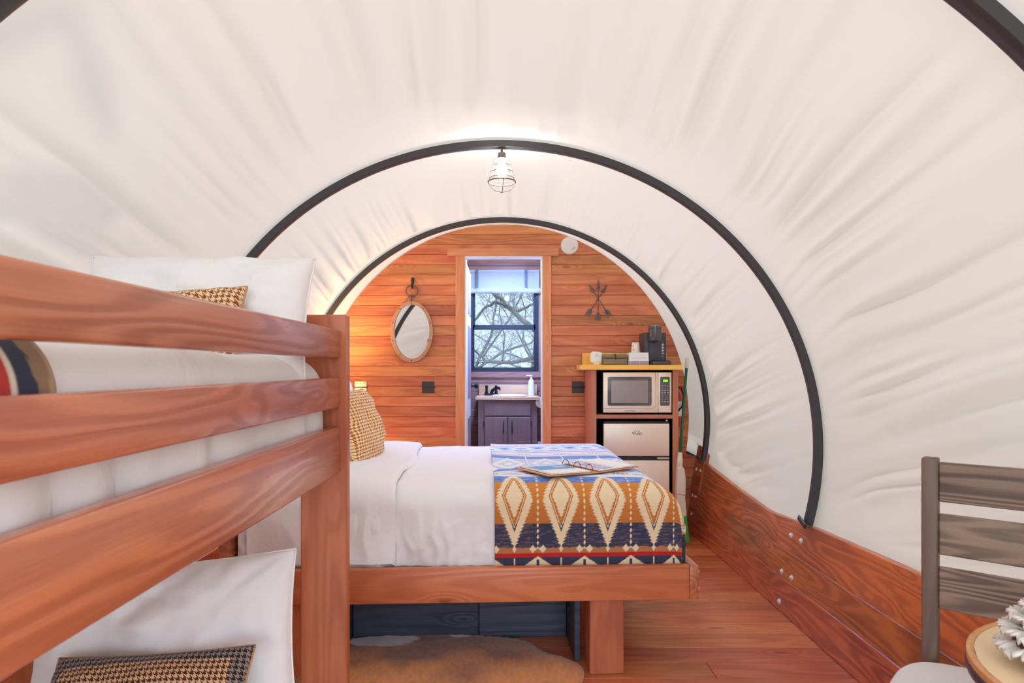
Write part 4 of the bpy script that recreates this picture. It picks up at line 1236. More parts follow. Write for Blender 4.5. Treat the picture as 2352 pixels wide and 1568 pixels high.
# microwave
mw = thing('microwave', 'stainless steel microwave oven on the cabinet shelf', 'microwave', (0.93, 4.88, 0.931))
mx0, mx1, mz0, mz1 = 0.683, 1.184, 0.944, 1.240
my = CF + 0.012
span('body', (mx0 + 0.002, mx1 - 0.002), (my + 0.03, my + 0.34), (mz0, mz1), M['black'], mw, bev=0.004)
door = span('door', (mx0, 1.085), (my, my + 0.029), (mz0, mz1), M['steel'], mw, bev=0.006, seg=3)
pan = span('control_panel', (1.0855, mx1), (my, my + 0.029), (mz0, mz1), M['steel'], mw, bev=0.006, seg=3)
def rrect(x0, x1, z0, z1, r, n=5):
    pts = []
    for cx, cz, a0 in ((x1 - r, z1 - r, 0), (x0 + r, z1 - r, 90), (x0 + r, z0 + r, 180), (x1 - r, z0 + r, 270)):
        for k in range(n + 1):
            a = math.radians(a0 + 90 * k / n); pts.append((cx + r * math.cos(a), cz + r * math.sin(a)))
    return pts
M['mwglass'] = plain('microwave_glass', rgb(92, 86, 90), 0.08, 0.0, spec=0.9)
M['mwreflect'] = plain('microwave_window_reflection', rgb(160, 146, 140), 0.22, 0.35, spec=0.8)  # base colour lightened to stand in for the canvas reflected in the window
prism('window_glass', rrect(0.716, 1.036, 0.996, 1.206, 0.012), my - 0.002, my - 0.0004, M['mwglass'], door)
prism('window_mesh', rrect(0.742, 1.010, 1.015, 1.180, 0.003), my - 0.003, my - 0.0021, M['mwreflect'], door)
tube('door_groove', [(1.066, my - 0.0005, mz1 - 0.002), (1.066, my - 0.0005, 1.0), (1.060, my - 0.0005, 0.986), (1.046, my - 0.0005, 0.977), (mx0 + 0.004, my - 0.0005, 0.975)], 0.0022, M['nickel'], door, n=6)
prism('nameplate', rrect(0.838, 0.922, 0.953, 0.967, 0.002), my - 0.0012, my - 0.0002, M['nickel'], door)
prism('keypad', rrect(1.098, 1.168, 0.996, 1.206, 0.008), my - 0.002, my - 0.0004, M['mwglass'], pan)
prism('release_button', rrect(1.100, 1.170, 0.953, 0.985, 0.003), my - 0.002, my - 0.0004, M['steel'], pan)
M['led'] = plain('green_led', rgb(60, 200, 30), 0.5, emit=(0.25, 1.0, 0.02, 1), estr=1.6); M['led'].cycles.emission_sampling = 'NONE'
def seg_digit(ch):
    S = {'0': 'abcdef'}[ch]
    R = {'a': (0, 1), 'b': (1, .75), 'c': (1, .25), 'd': (0, 0)}
    return S
parts = []
for k in range(3):
    x = 1.122 + k * 0.0115; z = 1.170; w_, h_ = 0.0085, 0.0155; t = 0.0026
    for (xa, xb, za, zb) in ((x, x + w_, z, z + t), (x, x + w_, z + h_ - t, z + h_), (x, x + t, z, z + h_), (x + w_ - t, x + w_, z, z + h_)):
        parts.append(prism_data([(xa, za), (xb, za), (xb, zb), (xa, zb)], my - 0.0026, my - 0.0021))
V, F = merge(parts); link('clock_digits', fixn(mesh('clock_digits', V, F)), M['led'], pan)
M['key'] = plain('key_print', rgb(196, 190, 190), 0.5)
for r_ in range(8):
    for c_ in range(3):
        x = 1.109 + c_ * 0.0195; z = 1.138 - r_ * 0.0165
        w_ = 0.0115 if r_ in (0, 2, 3, 7) else 0.0045
        prism('key_mark', [(x + 0.006 - w_ / 2, z), (x + 0.006 + w_ / 2, z), (x + 0.006 + w_ / 2, z + 0.005), (x + 0.006 - w_ / 2, z + 0.005)], my - 0.0024, my - 0.0020, M['key'], pan)
for x in (0.74, 1.12):
    for y_ in (my + 0.06, my + 0.30):
        lathe('foot', [(0.016, 0), (0.018, 0.012)], M['black'], mw, (x, y_, 0.9315), n=14)
def lettering(nm, txt, size, loc, mat, parent, rot=(PI / 2, 0, 0), extr=0.0004, align='CENTER'):
    cu = bpy.data.curves.new(nm, 'FONT'); cu.body = txt; cu.size = size; cu.extrude = extr; cu.align_x = align; cu.align_y = 'CENTER'
    cu.resolution_u = 3
    tmp = bpy.data.objects.new(nm, cu); COL.objects.link(tmp)
    me = bpy.data.meshes.new_from_object(tmp.evaluated_get(bpy.context.evaluated_depsgraph_get()))
    bpy.data.objects.remove(tmp); me.name = nm; me.materials.clear()
    return link(nm, me, mat, parent, loc, rot)
lettering('nameplate_letters', 'BLACK+DECKER', 0.0095, (0.88, my - 0.0016, 0.960), M['bronze'], door)

# fridge
fr = thing('mini_fridge', 'two door stainless steel mini fridge under the microwave', 'fridge', (0.925, 4.88, 0))
fx0, fx1 = 0.686, 1.166
fy = CF + 0.006
span('body', (fx0 + 0.004, fx1 - 0.004), (fy + 0.05, 5.06), (0.02, 0.872), M['black'], fr, bev=0.006)
d1 = span('freezer_door', (fx0, fx1), (fy, fy + 0.045), (0.628, 0.866), M['steel'], fr, bev=0.006, seg=3)
d2 = span('fridge_door', (fx0, fx1), (fy, fy + 0.045), (0.055, 0.598), M['steel'], fr, bev=0.006, seg=3)
span('top_cap', (fx0, fx1), (fy + 0.004, fy + 0.05), (0.867, 0.884), M['black'], fr, bev=0.004)
span('handle_recess', (fx0, fx1), (fy + 0.010, fy + 0.048), (0.599, 0.627), M['black'], fr, bev=0.002)
span('hinge', (1.075, 1.165), (fy - 0.002, fy + 0.012), (0.607, 0.620), M['nickel'], fr, bev=0.002)
lathe('hinge_cap', [(0.010, 0), (0.010, 0.008), (0.005, 0.012)], M['nickel'], fr, (1.148, fy + 0.015, 0.8845), n=12)
for x in (0.72, 1.13):
    lathe('foot', [(0.015, 0), (0.015, 0.02)], M['black'], fr, (x, fy + 0.08, 0.0), n=12)
    lathe('foot', [(0.015, 0), (0.015, 0.02)], M['black'], fr, (x, 5.0, 0.0), n=12)
lettering('logo_letters', 'Walsh', 0.030, (0.930, fy - 0.0006, 0.793), M['bronze'], d1)
tube('logo_arc', [(0.930 + 0.024 * math.cos(t), fy - 0.001, 0.802 + 0.012 * math.sin(t)) for t in np.linspace(0.35, PI - 0.35, 12)], 0.0011, M['bronze'], d1, n=5)

# things on the counter
CT = 1.2935
dev = thing('alarm_puck', 'small white rounded gadget standing at the counter end', 'gadget', (0.637, 4.75, CT))
dv = prism('shell', rrect(-0.041, 0.041, 0.012, 0.098, 0.018), -0.012, 0.012, M['white'], dev, rot=(-0.12, 0.06, 0), bev=0.003, local=True)
box('foot', (0.036, 0.05, 0.012), (0.004, 0.0, 0.006), M['white'], dev, bev=0.003, local=True)
lathe('sensor', [(0.009, 0), (0.007, 0.004), (0.002, 0.005)], M['nickel'], dev, (0.004, -0.019, 0.075), n=14, rot=(PI / 2, 0, 0), local=True)
prism('button', rrect(-0.012, 0.028, 0.026, 0.046, 0.006), -0.0175, -0.0135, M['paper'], dev, rot=(-0.12, 0.06, 0), local=True)
M['olive'] = plain('olive_tin', rgb(134, 122, 92), 0.5, 0.2)
tin = thing('storage_tin', 'olive green metal box with a clasp on the counter', 'tin', (0.775, 4.76, CT))
box('body', (0.178, 0.11, 0.048), (0, 0, 0.024), M['olive'], tin, bev=0.008, seg=3, local=True)
box('lid', (0.182, 0.114, 0.028), (0, 0, 0.063), M['olive'], tin, bev=0.008, seg=3, local=True)
box('clasp', (0.011, 0.004, 0.030), (0.0, -0.058, 0.052), M['bronze'], tin, bev=0.001, local=True)
box('clasp_plate', (0.016, 0.003, 0.010), (-0.004, -0.0575, 0.073), M['bronze'], tin, bev=0.001, local=True)
M['mauve'] = plain('card_mauve', rgb(160, 140, 176), 0.6)
card = thing('card_box', 'white and mauve printed card box in front of the paper cups', 'box', (0.942, 4.735, CT))
prism('carton', [(-0.073, 0.0), (0.074, 0.0), (0.070, 0.089), (-0.069, 0.089)], -0.045, 0.045, M['paper'], card, bev=0.001, local=True)
prism('mauve_band', [(-0.0728, 0.001), (0.0738, 0.001), (0.0725, 0.027), (-0.0717, 0.027)], -0.0462, -0.0453, M['mauve'], card, local=True)
for x in (-0.058, 0.006):
    lathe('dot', [(0.004, 0), (0.004, 0.0006)], M['paper'], card, (x, -0.0463, 0.0145), n=12, rot=(PI / 2, 0, 0), local=True)
    box('print_line', (0.05, 0.0005, 0.0016), (x + 0.033, -0.0465, 0.0145), M['paper'], card, bev=0, local=True)
for z in (0.046, 0.054):
    box('print_line', (0.11, 0.0005, 0.0012), (0.0, -0.0456, z), M['key'], card, bev=0, local=True)
# cups: upside down nested stack, floral print
def cup_print(name):
    m, N, L, B = mat_base(name)
    tc = N.new('ShaderNodeTexCoord')
    vo = N.new('ShaderNodeTexVoronoi'); vo.inputs['Scale'].default_value = 46
    mp = N.new('ShaderNodeMapping'); mp.inputs['Scale'].default_value = (1, 1, 0.6); mp.inputs['Rotation'].default_value = (0.4, 0.5, 0.6)
    L.new(tc.outputs['Object'], mp.inputs['Vector']); L.new(mp.outputs['Vector'], vo.inputs['Vector'])
    lt = N.new('ShaderNodeMath'); lt.operation = 'LESS_THAN'; lt.inputs[1].default_value = 0.30
    L.new(vo.outputs['Distance'], lt.inputs[0])
    rp = N.new('ShaderNodeValToRGB'); rp.color_ramp.interpolation = 'CONSTANT'
    e = rp.color_ramp.elements; e[0].color = rgb(150, 168, 140); e[1].position = 0.34; e[1].color = rgb(236, 186, 164)
    x = e.new(0.62); x.color = rgb(120, 146, 160); y2 = e.new(0.8); y2.color = rgb(244, 232, 214)
    sp = N.new('ShaderNodeSeparateColor'); L.new(vo.outputs['Color'], sp.inputs['Color']); L.new(sp.outputs['Green'], rp.inputs['Fac'])
    mx = N.new('ShaderNodeMix'); mx.data_type = 'RGBA'; mx.inputs[6].default_value = rgb(246, 236, 220)
    L.new(lt.outputs[0], mx.inputs['Factor']); L.new(rp.outputs['Color'], mx.inputs[7]); L.new(mx.outputs[2], B.inputs['Base Color'])
    B.inputs['Roughness'].default_value = 0.6
    return m
M['cup'] = cup_print('floral_paper')
for k, (lab) in enumerate(('topmost floral paper cup of the upturned stack on the counter', 'middle floral paper cup of the upturned stack', 'lowest floral paper cup of the upturned stack')):
    z0 = CT + 0.056 - 0.028 * k
    c_ = lathe('paper_cup', [(0.039, 0.0), (0.040, 0.003), (0.038, 0.006), (0.0275, 0.112), (0.0265, 0.114), (0.024, 0.114), (0.024, 0.110), (0.033, 0.004)], M['cup'], None, (0.954, 4.87, z0), n=28)
    tag(c_, lab, 'cup', 'upturned paper cups')
# coffee maker
M['cm'] = plain('coffee_maker_grey', rgb(72, 70, 78), 0.4)
M['cm2'] = plain('coffee_maker_gloss', rgb(96, 88, 92), 0.22, 0.3)
cm = thing('coffee_maker', 'dark grey single serve coffee maker on the counter', 'coffee maker', (1.11, 4.85, CT))
def cspan(nm, x, y, z, mat, bev=0.006, seg=3, par=None): return span(nm, x, y, z, mat, par or cm, bev=bev, seg=seg, local=True)
cspan('water_tank', (-0.102, -0.070), (-0.05, 0.16), (0.02, 0.242), M['cm'])
cspan('body', (-0.070, 0.068), (-0.02, 0.16), (0.0, 0.242), M['cm'], bev=0.008)
cspan('base', (-0.062, 0.078), (-0.135, -0.021), (0.0, 0.028), M['cm'], bev=0.008)
cspan('drip_tray', (-0.048, 0.066), (-0.128, -0.03), (0.0285, 0.033), M['black'], bev=0.002)
lathe('brew_head', [(0.045, 0.178), (0.048, 0.182), (0.048, 0.262), (0.046, 0.264), (0.046, 0.268), (0.048, 0.270), (0.048, 0.284), (0.044, 0.288)], M['cm2'], cm, (-0.028, -0.062, 0), n=32, local=True)
lathe('spout', [(0.012, 0.166), (0.014, 0.178)], M['black'], cm, (-0.028, -0.062, 0), n=16, local=True)
tube('lid_ring', [(-0.028 + 0.040 * math.cos(t), -0.062 + 0.040 * math.sin(t), 0.289) for t in np.linspace(0, 2 * PI, 30)[:-1]], 0.003, M['nickel'], cm, n=6, closed=True, local=True)
for k, z in enumerate((0.152, 0.130, 0.109, 0.087)):
    lathe('button', [(0.0085 if k < 3 else 0.0065, 0), (0.0085 if k < 3 else 0.0065, 0.0015)], M['key'], cm, (0.039, -0.0205, z), n=16, rot=(PI / 2, 0, 0), local=True)
for z in (0.068, 0.060):
    box('print_line', (0.018, 0.0006, 0.0014), (0.039, -0.0205, z), M['key'], cm, bev=0, local=True)

# ------------------------------------------------------------------ things on the end wall
WY = WALL_Y - 0.001
def wx(px, k=291.0): return (px - 1170) / k
def wz(py, k=291.0): return CZ - (py - 845) / k
# mirror
mr = thing('wall_mirror', 'oval mirror in a riveted wooden frame hung by a ring', 'mirror', (wx(946), WY, wz(762)))
def ellipse_ring(nm, a0, b0, a1, b1, y0, y1, mat, parent, n=64):
    V, F = [], []
    for t in np.linspace(0, 2 * PI, n + 1)[:-1]:
        c_, s_ = math.cos(t), math.sin(t)
        V += [(a0 * c_, y0, b0 * s_), (a1 * c_, y0, b1 * s_), (a1 * c_, y1, b1 * s_), (a0 * c_, y1, b0 * s_)]
    for i in range(n):
        j = (i + 1) % n
        for q in range(4):
            r_ = (q + 1) % 4
            F.append((i * 4 + q, i * 4 + r_, j * 4 + r_, j * 4 + q))
    me = fixn(mesh(nm, V, F, True)); sharp(me, 40)
    return link(nm, me, mat, parent, local=True)
M['mirframe'] = plain('mirror_frame_wood', rgb(190, 142, 108), 0.5, bump=0.2, bscale=60)
ellipse_ring('frame', 0.140, 0.212, 0.168, 0.240, -0.036, -0.012, M['mirframe'], mr)
gl = [(0.145 * math.cos(t), 0.217 * math.sin(t)) for t in np.linspace(0, 2 * PI, 49)[:-1]]
prism('mirror_glass', gl, -0.026, -0.020, M['mirror'], mr, rot=(math.radians(2.0), 0, math.radians(-4)), local=True)
prism('backing', [(p[0] * 1.1, p[1] * 1.06) for p in gl], -0.012, -0.002, M['bronze'], mr, local=True)
for k in range(10):
    t = PI / 2 + 2 * PI * k / 10
    lathe('rivet', [(0.0055, 0), (0.004, 0.003), (0.001, 0.004)], M['iron'], mr, (0.154 * math.cos(t), -0.036, 0.226 * math.sin(t)), n=10, rot=(PI / 2, 0, 0), local=True)
tube('hanger_stem', [(-0.002, -0.024, 0.235), (-0.002, -0.024, 0.290)], 0.006, M['iron'], mr, n=8, local=True)
tube('hanger_bar', [(-0.027, -0.024, 0.280), (0.027, -0.024, 0.280)], 0.006, M['iron'], mr, n=8, local=True)
tube('hanger_ring', [(0.002 + 0.047 * math.sin(t), -0.024, 0.322 + 0.044 * math.cos(t)) for t in np.linspace(0, 2 * PI, 33)[:-1]], 0.0045, M['iron'], mr, n=8, closed=True, local=True)
hk = thing('wall_hook', 'black iron hook holding the oval mirror', 'hook', (wx(947), WY, wz(655)))
tube('shank', [(0.002, -0.008, 0.062), (0.004, -0.010, 0.05), (0.003, -0.012, 0.02), (0.0, -0.016, -0.012)], [0.006, 0.013, 0.010, 0.005], M['black'], hk, n=10, local=True)
tube('hook_tip', [(0.0, -0.014, -0.010), (0.0, -0.024, -0.024), (0.0, -0.036, -0.018), (0.0, -0.038, 0.004)], [0.006, 0.006, 0.005, 0.004], M['black'], hk, n=8, local=True)

# hinged outlet covers
for (px, py, mt_, lab, sc_) in ((828, 889, 'nickel', 'silver hinged outlet cover beside the bunk post', 1.0), (983, 889, 'bronze', 'dark hinged outlet cover left of the doorway', 1.0), (1328, 889, 'bronze', 'dark hinged outlet cover beside the kitchen cabinet', 1.0)):
    oc = thing('outlet_cover', lab, 'outlet', (wx(px), WY, wz(py)), group='hinged outlet covers on the end wall')
    m_ = M[mt_]
    a1 = box('flap', (0.096, 0.007, 0.043), (0, -0.0045, 0.024), m_, oc, bev=0.0015, local=True)
    a2 = box('flap', (0.096, 0.007, 0.043), (0, -0.0045, -0.024), m_, oc, bev=0.0015, local=True)
    tube('hinge_pin', [(-0.05, -0.009, 0.0), (0.054, -0.009, 0.0)], 0.0038, M['bronze'], oc, n=8, local=True)
    if mt_ == 'nickel':
        for fx in (-0.03, 0, 0.03):
            for fz in (-0.032, 0.032):
                lathe('screw', [(0.004, 0), (0.003, 0.001)], M['iron'], oc, (fx, -0.0085, fz), n=8, rot=(PI / 2, 0, 0), local=True)

# crossed arrows
ar = thing('arrow_ornament', 'three crossed grey metal arrows mounted on the plank wall', 'wall decor', (wx(1374), WY, wz(686)))
for a, L1, L2, yo in ((33, 0.145, 0.16, -0.022), (0, 0.160, 0.165, -0.016), (-33, 0.145, 0.155, -0.010)):
    t = math.radians(a)
    up = Vector((-math.sin(t), 0, math.cos(t))); sd = Vector((math.cos(t), 0, math.sin(t)))
    def Q(s_, w_, y_=0.0): return tuple(up * s_ + sd * w_ + Vector((0, yo + y_, 0)))
    V, F = tube_data([Q(-L2 + 0.02, 0), Q(L1 - 0.07, 0)], 0.003, 6)
    shf = link('arrow', mesh('arrow', V, F, True), M['iron'], ar, local=True)
    V = [Q(L1, 0), Q(L1 - 0.085, 0.017), Q(L1 - 0.068, 0.0, -0.006), Q(L1 - 0.085, -0.017), Q(L1 - 0.068, 0, 0.006)]
    F = [(0, 1, 2), (0, 2, 3), (0, 4, 1), (0, 3, 4), (1, 4, 2), (2, 4, 3)]
    o = link('arrowhead', fixn(mesh('arrowhead', V, F)), M['iron'], ar, local=True); put(o, shf, True)
    for sg in (-1, 1):
        V = [Q(-L2 + 0.062, 0), Q(-L2 + 0.040, sg * 0.020), Q(-L2 - 0.012, sg * 0.020), Q(-L2 + 0.012, 0)]
        V = V + [(x, y_ + 0.004 - 0.003 * 0, z) for x, y_, z in V]
        F = [(0, 1, 2, 3), (7, 6, 5, 4), (0, 4, 5, 1), (1, 5, 6, 2), (2, 6, 7, 3), (3, 7, 4, 0)]
        o = link('fletching', fixn(mesh('fletching', V, F)), M['iron'], ar, local=True); put(o, shf, True)
    box('peg', (0.006, -yo if yo else 0.01, 0.006), (0, yo / 2, 0), M['iron'], ar, bev=0, local=True)

sm = thing('smoke_detector', 'round white smoke detector above the door casing corner', 'smoke detector', (wx(1308), WY, wz(564)))
lathe('housing', [(0.070, 0.0), (0.070, 0.012), (0.066, 0.026), (0.050, 0.033), (0.02, 0.035), (0.001, 0.035)], M['white'], sm, n=40, rot=(PI / 2, 0, 0), local=True)
tube('vent', [(0.018 + 0.012 * t, -0.0345, -0.034 + 0.010 * t) for t in (0, 1, 2)], 0.0016, M['iron'], sm, n=5, local=True)

# fire extinguisher on the wall behind the cabinet, paper tag, broom
M['red'] = plain('extinguisher_red', rgb(206, 44, 44), 0.3)
fe = thing('fire_extinguisher', 'red fire extinguisher hung between the cabinet and canvas', 'fire extinguisher', (1.285, 4.98, 0.815))
lathe('cylinder', [(0.02, 0.0), (0.040, 0.004), (0.044, 0.012), (0.044, 0.235), (0.036, 0.268), (0.018, 0.288), (0.016, 0.30)], M['red'], fe, n=24, local=True)
lathe('label_band', [(0.0448, 0.085), (0.0448, 0.20)], M['paper'], fe, n=24, local=True)
lathe('valve', [(0.014, 0.29), (0.016, 0.31), (0.008, 0.33)], M['black'], fe, n=14, local=True)
box('lever', (0.09, 0.016, 0.010), (-0.02, -0.01, 0.335), M['black'], fe, rot=(0, -0.4, 0), bev=0.003, local=True)
tube('hose', [(0.012, -0.01, 0.305), (0.036, -0.035, 0.30), (0.05, -0.048, 0.24), (0.035, -0.055, 0.16), (0.0, -0.052, 0.12)], 0.007, M['black'], fe, n=8, local=True)
span('wall_bracket', (-0.02, 0.02), (0.045, 0.115), (0.19, 0.22), M['black'], fe, bev=0.002, local=True)
tg = span('wall_card', (1.242, 1.268), (5.070, 5.074), (0.955, 1.165), M['paper'], bev=0.0005)
tag(tg, 'narrow white instruction card beside the fire extinguisher', 'card')
br = thing('broom', 'green handled broom with a white cap leaning behind the cabinet', 'broom', (1.235, 4.85, 0.0))
M['green'] = plain('broom_green', rgb(30, 110, 76), 0.3)
M['green2'] = plain('dustpan_green', rgb(60, 170, 84), 0.4)
M['cream'] = plain('broom_cream', rgb(232, 220, 202), 0.5)
kb = 305.0
tp = Vector(((1579 - 1170) / kb, 4.86, CZ - (822 - 845) / kb)); bt = Vector(((1562 - 1170) / 318.0, 4.66, CZ - (1050 - 845) / 318.0))
dv_ = (bt - tp)
tube('pole', [tp + dv_ * 0.09, bt], 0.0105, M['green'], br, n=12)
tube('grip', [tp, tp + dv_ * 0.01, tp + dv_ * 0.11], [0.010, 0.0145, 0.0135], M['cream'], br, n=12)
hx = bt.x
tube('socket', [bt + Vector((0.002, 0, 0.035)), bt + Vector((0.0, 0, -0.03)), bt + Vector((-0.004, 0, -0.10))], [0.014, 0.022, 0.024], M['cream'], br, n=12)
prism('broom_cap', [(hx - 0.028, 0.36), (hx + 0.034, 0.352), (hx + 0.036, 0.47), (hx + 0.026, 0.545), (hx + 0.006, 0.565), (hx - 0.022, 0.555)], 4.625, 4.69, M['cream'], br, bev=0.008)
V, F = prism_data([(hx - 0.026, 0.36), (hx + 0.030, 0.352), (hx + 0.052, 0.05), (hx - 0.03, 0.075)], 4.632, 4.684)
link('bristles', fixn(mesh('bristles', V, F)), M['cream'], br)
prism('green_bristle_tips', [(hx + 0.010, 0.20), (hx + 0.040, 0.21), (hx + 0.062, 0.02), (hx + 0.010, 0.02)], 4.626, 4.631, M['green2'], br)

# ------------------------------------------------------------------ caged pendant lamp under the middle hoop
LY = 3.23
LX = X0 + 0.012
pd = thing('pendant_lamp', 'caged pendant lamp hanging from the middle hoop', 'lamp', (LX, LY, 2.368))
def Lz(py): return CZ - (py - 845) / 458.0
tube('cord_clip', [(LX - 0.014, LY, Lz(326)), (LX + 0.014, LY, Lz(326))], 0.006, M['black'], pd, n=8)
tube('cord', [(LX, LY, Lz(322)), (LX, LY, Lz(345))], 0.0028, M['black'], pd, n=8)
M['lampgrey'] = plain('lamp_socket_grey', rgb(120, 108, 104), 0.5, 0.2)
lathe('socket', [(0.020, 0.0), (0.020, 0.012), (0.019, 0.026), (0.010, 0.030), (0.006, 0.034), (0.005, 0.052), (0.002, 0.054)], M['lampgrey'], pd, (LX, LY, Lz(364)), n=20)
cage = thing('cage', None, None, (LX, LY, 0)); put(cage, pd)
rings = [(364, 0.022), (369, 0.036), (382, 0.045), (396, 0.055), (410, 0.060), (418, 0.068)]
for py, r_ in rings[2:]:
    tube('cage_ring', [(LX + r_ * math.cos(t), LY + r_ * math.sin(t), Lz(py)) for t in np.linspace(0, 2 * PI, 41)[:-1]], 0.0034 if py == 418 else 0.0018, M['lampgrey'], cage, n=6, closed=True)
for k in range(4):
    a = 0.12 + k * PI / 2
    pr = [(0.020, Lz(363)), (0.036, Lz(366)), (0.045, Lz(382)), (0.055, Lz(396)), (0.060, Lz(408)), (0.067, Lz(418)), (0.060, Lz(427)), (0.045, Lz(435)), (0.024, Lz(440)), (0.0, Lz(441.5))]
    tube('cage_wire', [(LX + r_ * math.cos(a), LY + r_ * math.sin(a), z) for r_, z in pr], 0.0018, M['lampgrey'], cage, n=6)
M['bulb'] = plain('lit_bulb', (1, 1, 1, 1), 0.4, emit=(1.0, 0.96, 0.90, 1), estr=80.0)
lathe('bulb', [(0.012, 0.0), (0.013, -0.012), (0.022, -0.030), (0.0285, -0.052), (0.0285, -0.064), (0.021, -0.080), (0.010, -0.088), (0.001, -0.090)][::-1], M['bulb'], pd, (LX, LY, Lz(366)), n=14)

# bedside wall lamp hidden by the bunk post, the source of the warm light on the planks
bs = thing('bedside_lamp', 'small warm wall lamp behind the bunk post by the bed', 'lamp', (-1.30, WY, 1.04))
box('backplate', (0.06, 0.012, 0.10), (0, -0.007, 0), M['bronze'], bs, bev=0.003, local=True)
tube('arm', [(0, -0.01, 0), (0, -0.2, 0.0), (0, -0.30, 0.02), (0, -0.33, 0.05)], 0.006, M['bronze'], bs, n=8, local=True)
M['lshade'] = canvas_mat('lamp_shade_cloth', (0.85, 0.75, 0.6, 1), (0.9, 0.75, 0.5, 1), 0.5)
V, F = [], []
for i, (r_, z) in enumerate(((0.062, 0.02), (0.045, 0.13))):
    for k in range(24): V.append((r_ * math.cos(2 * PI * k / 24), -0.33 + r_ * math.sin(2 * PI * k / 24), z))
F = [(k, (k + 1) % 24, 24 + (k + 1) % 24, 24 + k) for k in range(24)]
link('lamp_shade', mesh('lamp_shade', V, F, True), M['lshade'], bs, local=True)
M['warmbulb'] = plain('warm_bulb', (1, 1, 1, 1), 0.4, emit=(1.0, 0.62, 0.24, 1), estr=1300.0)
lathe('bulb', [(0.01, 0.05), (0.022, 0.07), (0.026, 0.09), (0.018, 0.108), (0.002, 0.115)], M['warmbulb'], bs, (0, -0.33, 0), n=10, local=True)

# ------------------------------------------------------------------ bathroom things
VF = 5.76
kv = FPX / VF
def vx(px): return (px - 1170) / kv
def vz(py): return CZ - (py - 845) / kv
va = thing('vanity_cabinet', 'dark mauve brown vanity cabinet in the bathroom', 'vanity', (-0.02, 5.9, 0))
span('body', (vx(1098), vx(1234)), (VF + 0.002, 6.15), (0.0, vz(918.5)), M['vanity'], va, bev=0.002)
span('false_drawer', (vx(1113), vx(1219)), (VF - 0.016, VF + 0.001), (vz(954), vz(925)), M['vanity'], va, bev=0.003)
for x0, x1, hxp in ((1114, 1165, 1157), (1167, 1219, 1176)):
    dd_ = span('door', (vx(x0), vx(x1)), (VF - 0.018, VF + 0.001), (0.10, vz(958)), M['vanity'], va, bev=0.003)
    z1_, z0_ = vz(966), vz(994)
    tube('handle', [(vx(hxp), VF - 0.019, z1_), (vx(hxp), VF - 0.040, z1_ - 0.012), (vx(hxp), VF - 0.042, (z0_ + z1_) / 2), (vx(hxp), VF - 0.040, z0_ + 0.012), (vx(hxp), VF - 0.019, z0_)], 0.0045, M['black'], dd_, n=8)
for px in (1111, 1220):
    span('hinge', (vx(px) - 0.004, vx(px) + 0.004), (VF - 0.008, VF), (vz(980), vz(966)), M['black'], va, bev=0.001)
vt = thing('sink_counter', 'pale butcher block vanity top with backsplash', 'countertop', (-0.02, 5.9, vz(918)))
span('slab', (vx(1092), vx(1239)), (VF - 0.03, 6.152), (vz(918), vz(911)), M['butcher'], vt, bev=0.002)
span('backsplash', (-0.29, 0.262), (6.130, 6.150), (vz(911) + 0.001, 1.112), M['butcher'], vt, bev=0.002)
VT = vz(911) + 0.0005
bsn = lathe('sink_rim', [(0.16, 0.0), (0.165, 0.006), (0.155, 0.010), (0.14, 0.002), (0.02, 0.001)], M['white'], vt, (0.0, 5.92, VT), n=36)
fc = thing('faucet', 'dark two handled faucet on the vanity top', 'faucet', (-0.17, 6.08, VT))
M['faucet'] = plain('faucet_black', rgb(26, 34, 46), 0.35, 0.4)
box('base', (0.12, 0.045, 0.018), (0, 0, 0.009), M['faucet'], fc, bev=0.006, seg=2, local=True)
tube('spout', [(0.0, 0, 0.015), (0.01, -0.02, 0.045), (0.045, -0.06, 0.070), (0.075, -0.09, 0.072), (0.082, -0.10, 0.055)], [0.015, 0.015, 0.013, 0.012, 0.010], M['faucet'], fc, n=10, local=True)
for x in (-0.045, 0.045):
    lathe('handle', [(0.017, 0.015), (0.014, 0.03), (0.010, 0.045), (0.013, 0.075), (0.015, 0.088), (0.008, 0.094)], M['faucet'], fc, (x, 0, 0), n=14, local=True)
sp_ = thing('soap_dispenser', 'white tapered soap pump bottle on the vanity top', 'soap bottle', (0.205, 6.05, VT))
lathe('bottle', [(0.034, 0.0), (0.035, 0.006), (0.026, 0.13), (0.020, 0.145), (0.014, 0.150)], M['white'], sp_, n=22, local=True)
lathe('pump', [(0.012, 0.150), (0.012, 0.165), (0.006, 0.167), (0.006, 0.178), (0.013, 0.180), (0.013, 0.192)], M['white'], sp_, n=16, local=True)
box('nozzle', (0.045, 0.010, 0.008), (-0.024, 0, 0.187), M['white'], sp_, bev=0.002, local=True)
tpz = 1.0
tp_ = thing('tissue_holder', 'white tissue holder with hanging roll beside the vanity', 'tissue holder', (0.285, 5.80, 0.93))
box('plate', (0.014, 0.05, 0.085), (0.012, 0, 0.07), M['white'], tp_, bev=0.003, local=True)
lathe('tissue_roll', [(0.02, -0.05), (0.045, -0.05), (0.045, 0.05), (0.02, 0.05)], M['paper'], tp_, (-0.006, 0.0, 0.03), n=24, rot=(PI / 2, 0, 0), local=True)
box('arm', (0.02, 0.12, 0.008), (0.004, 0.0, 0.03), M['white'], tp_, bev=0.002, local=True)
M['bin'] = plain('bin_blue_grey', rgb(150, 176, 200), 0.5)
bn_ = thing('waste_bin', 'pale blue lined waste bin at the bathroom doorway corner', 'bin', (0.315, 5.52, 0))
lathe('drum', [(0.055, 0), (0.062, 0.02), (0.070, 0.60), (0.066, 0.60), (0.056, 0.03)], M['bin'], bn_, n=26, local=True)
lathe('liner', [(0.068, 0.56), (0.073, 0.60), (0.074, 0.635), (0.070, 0.64), (0.064, 0.60)], M['bin'], bn_, n=26, local=True)
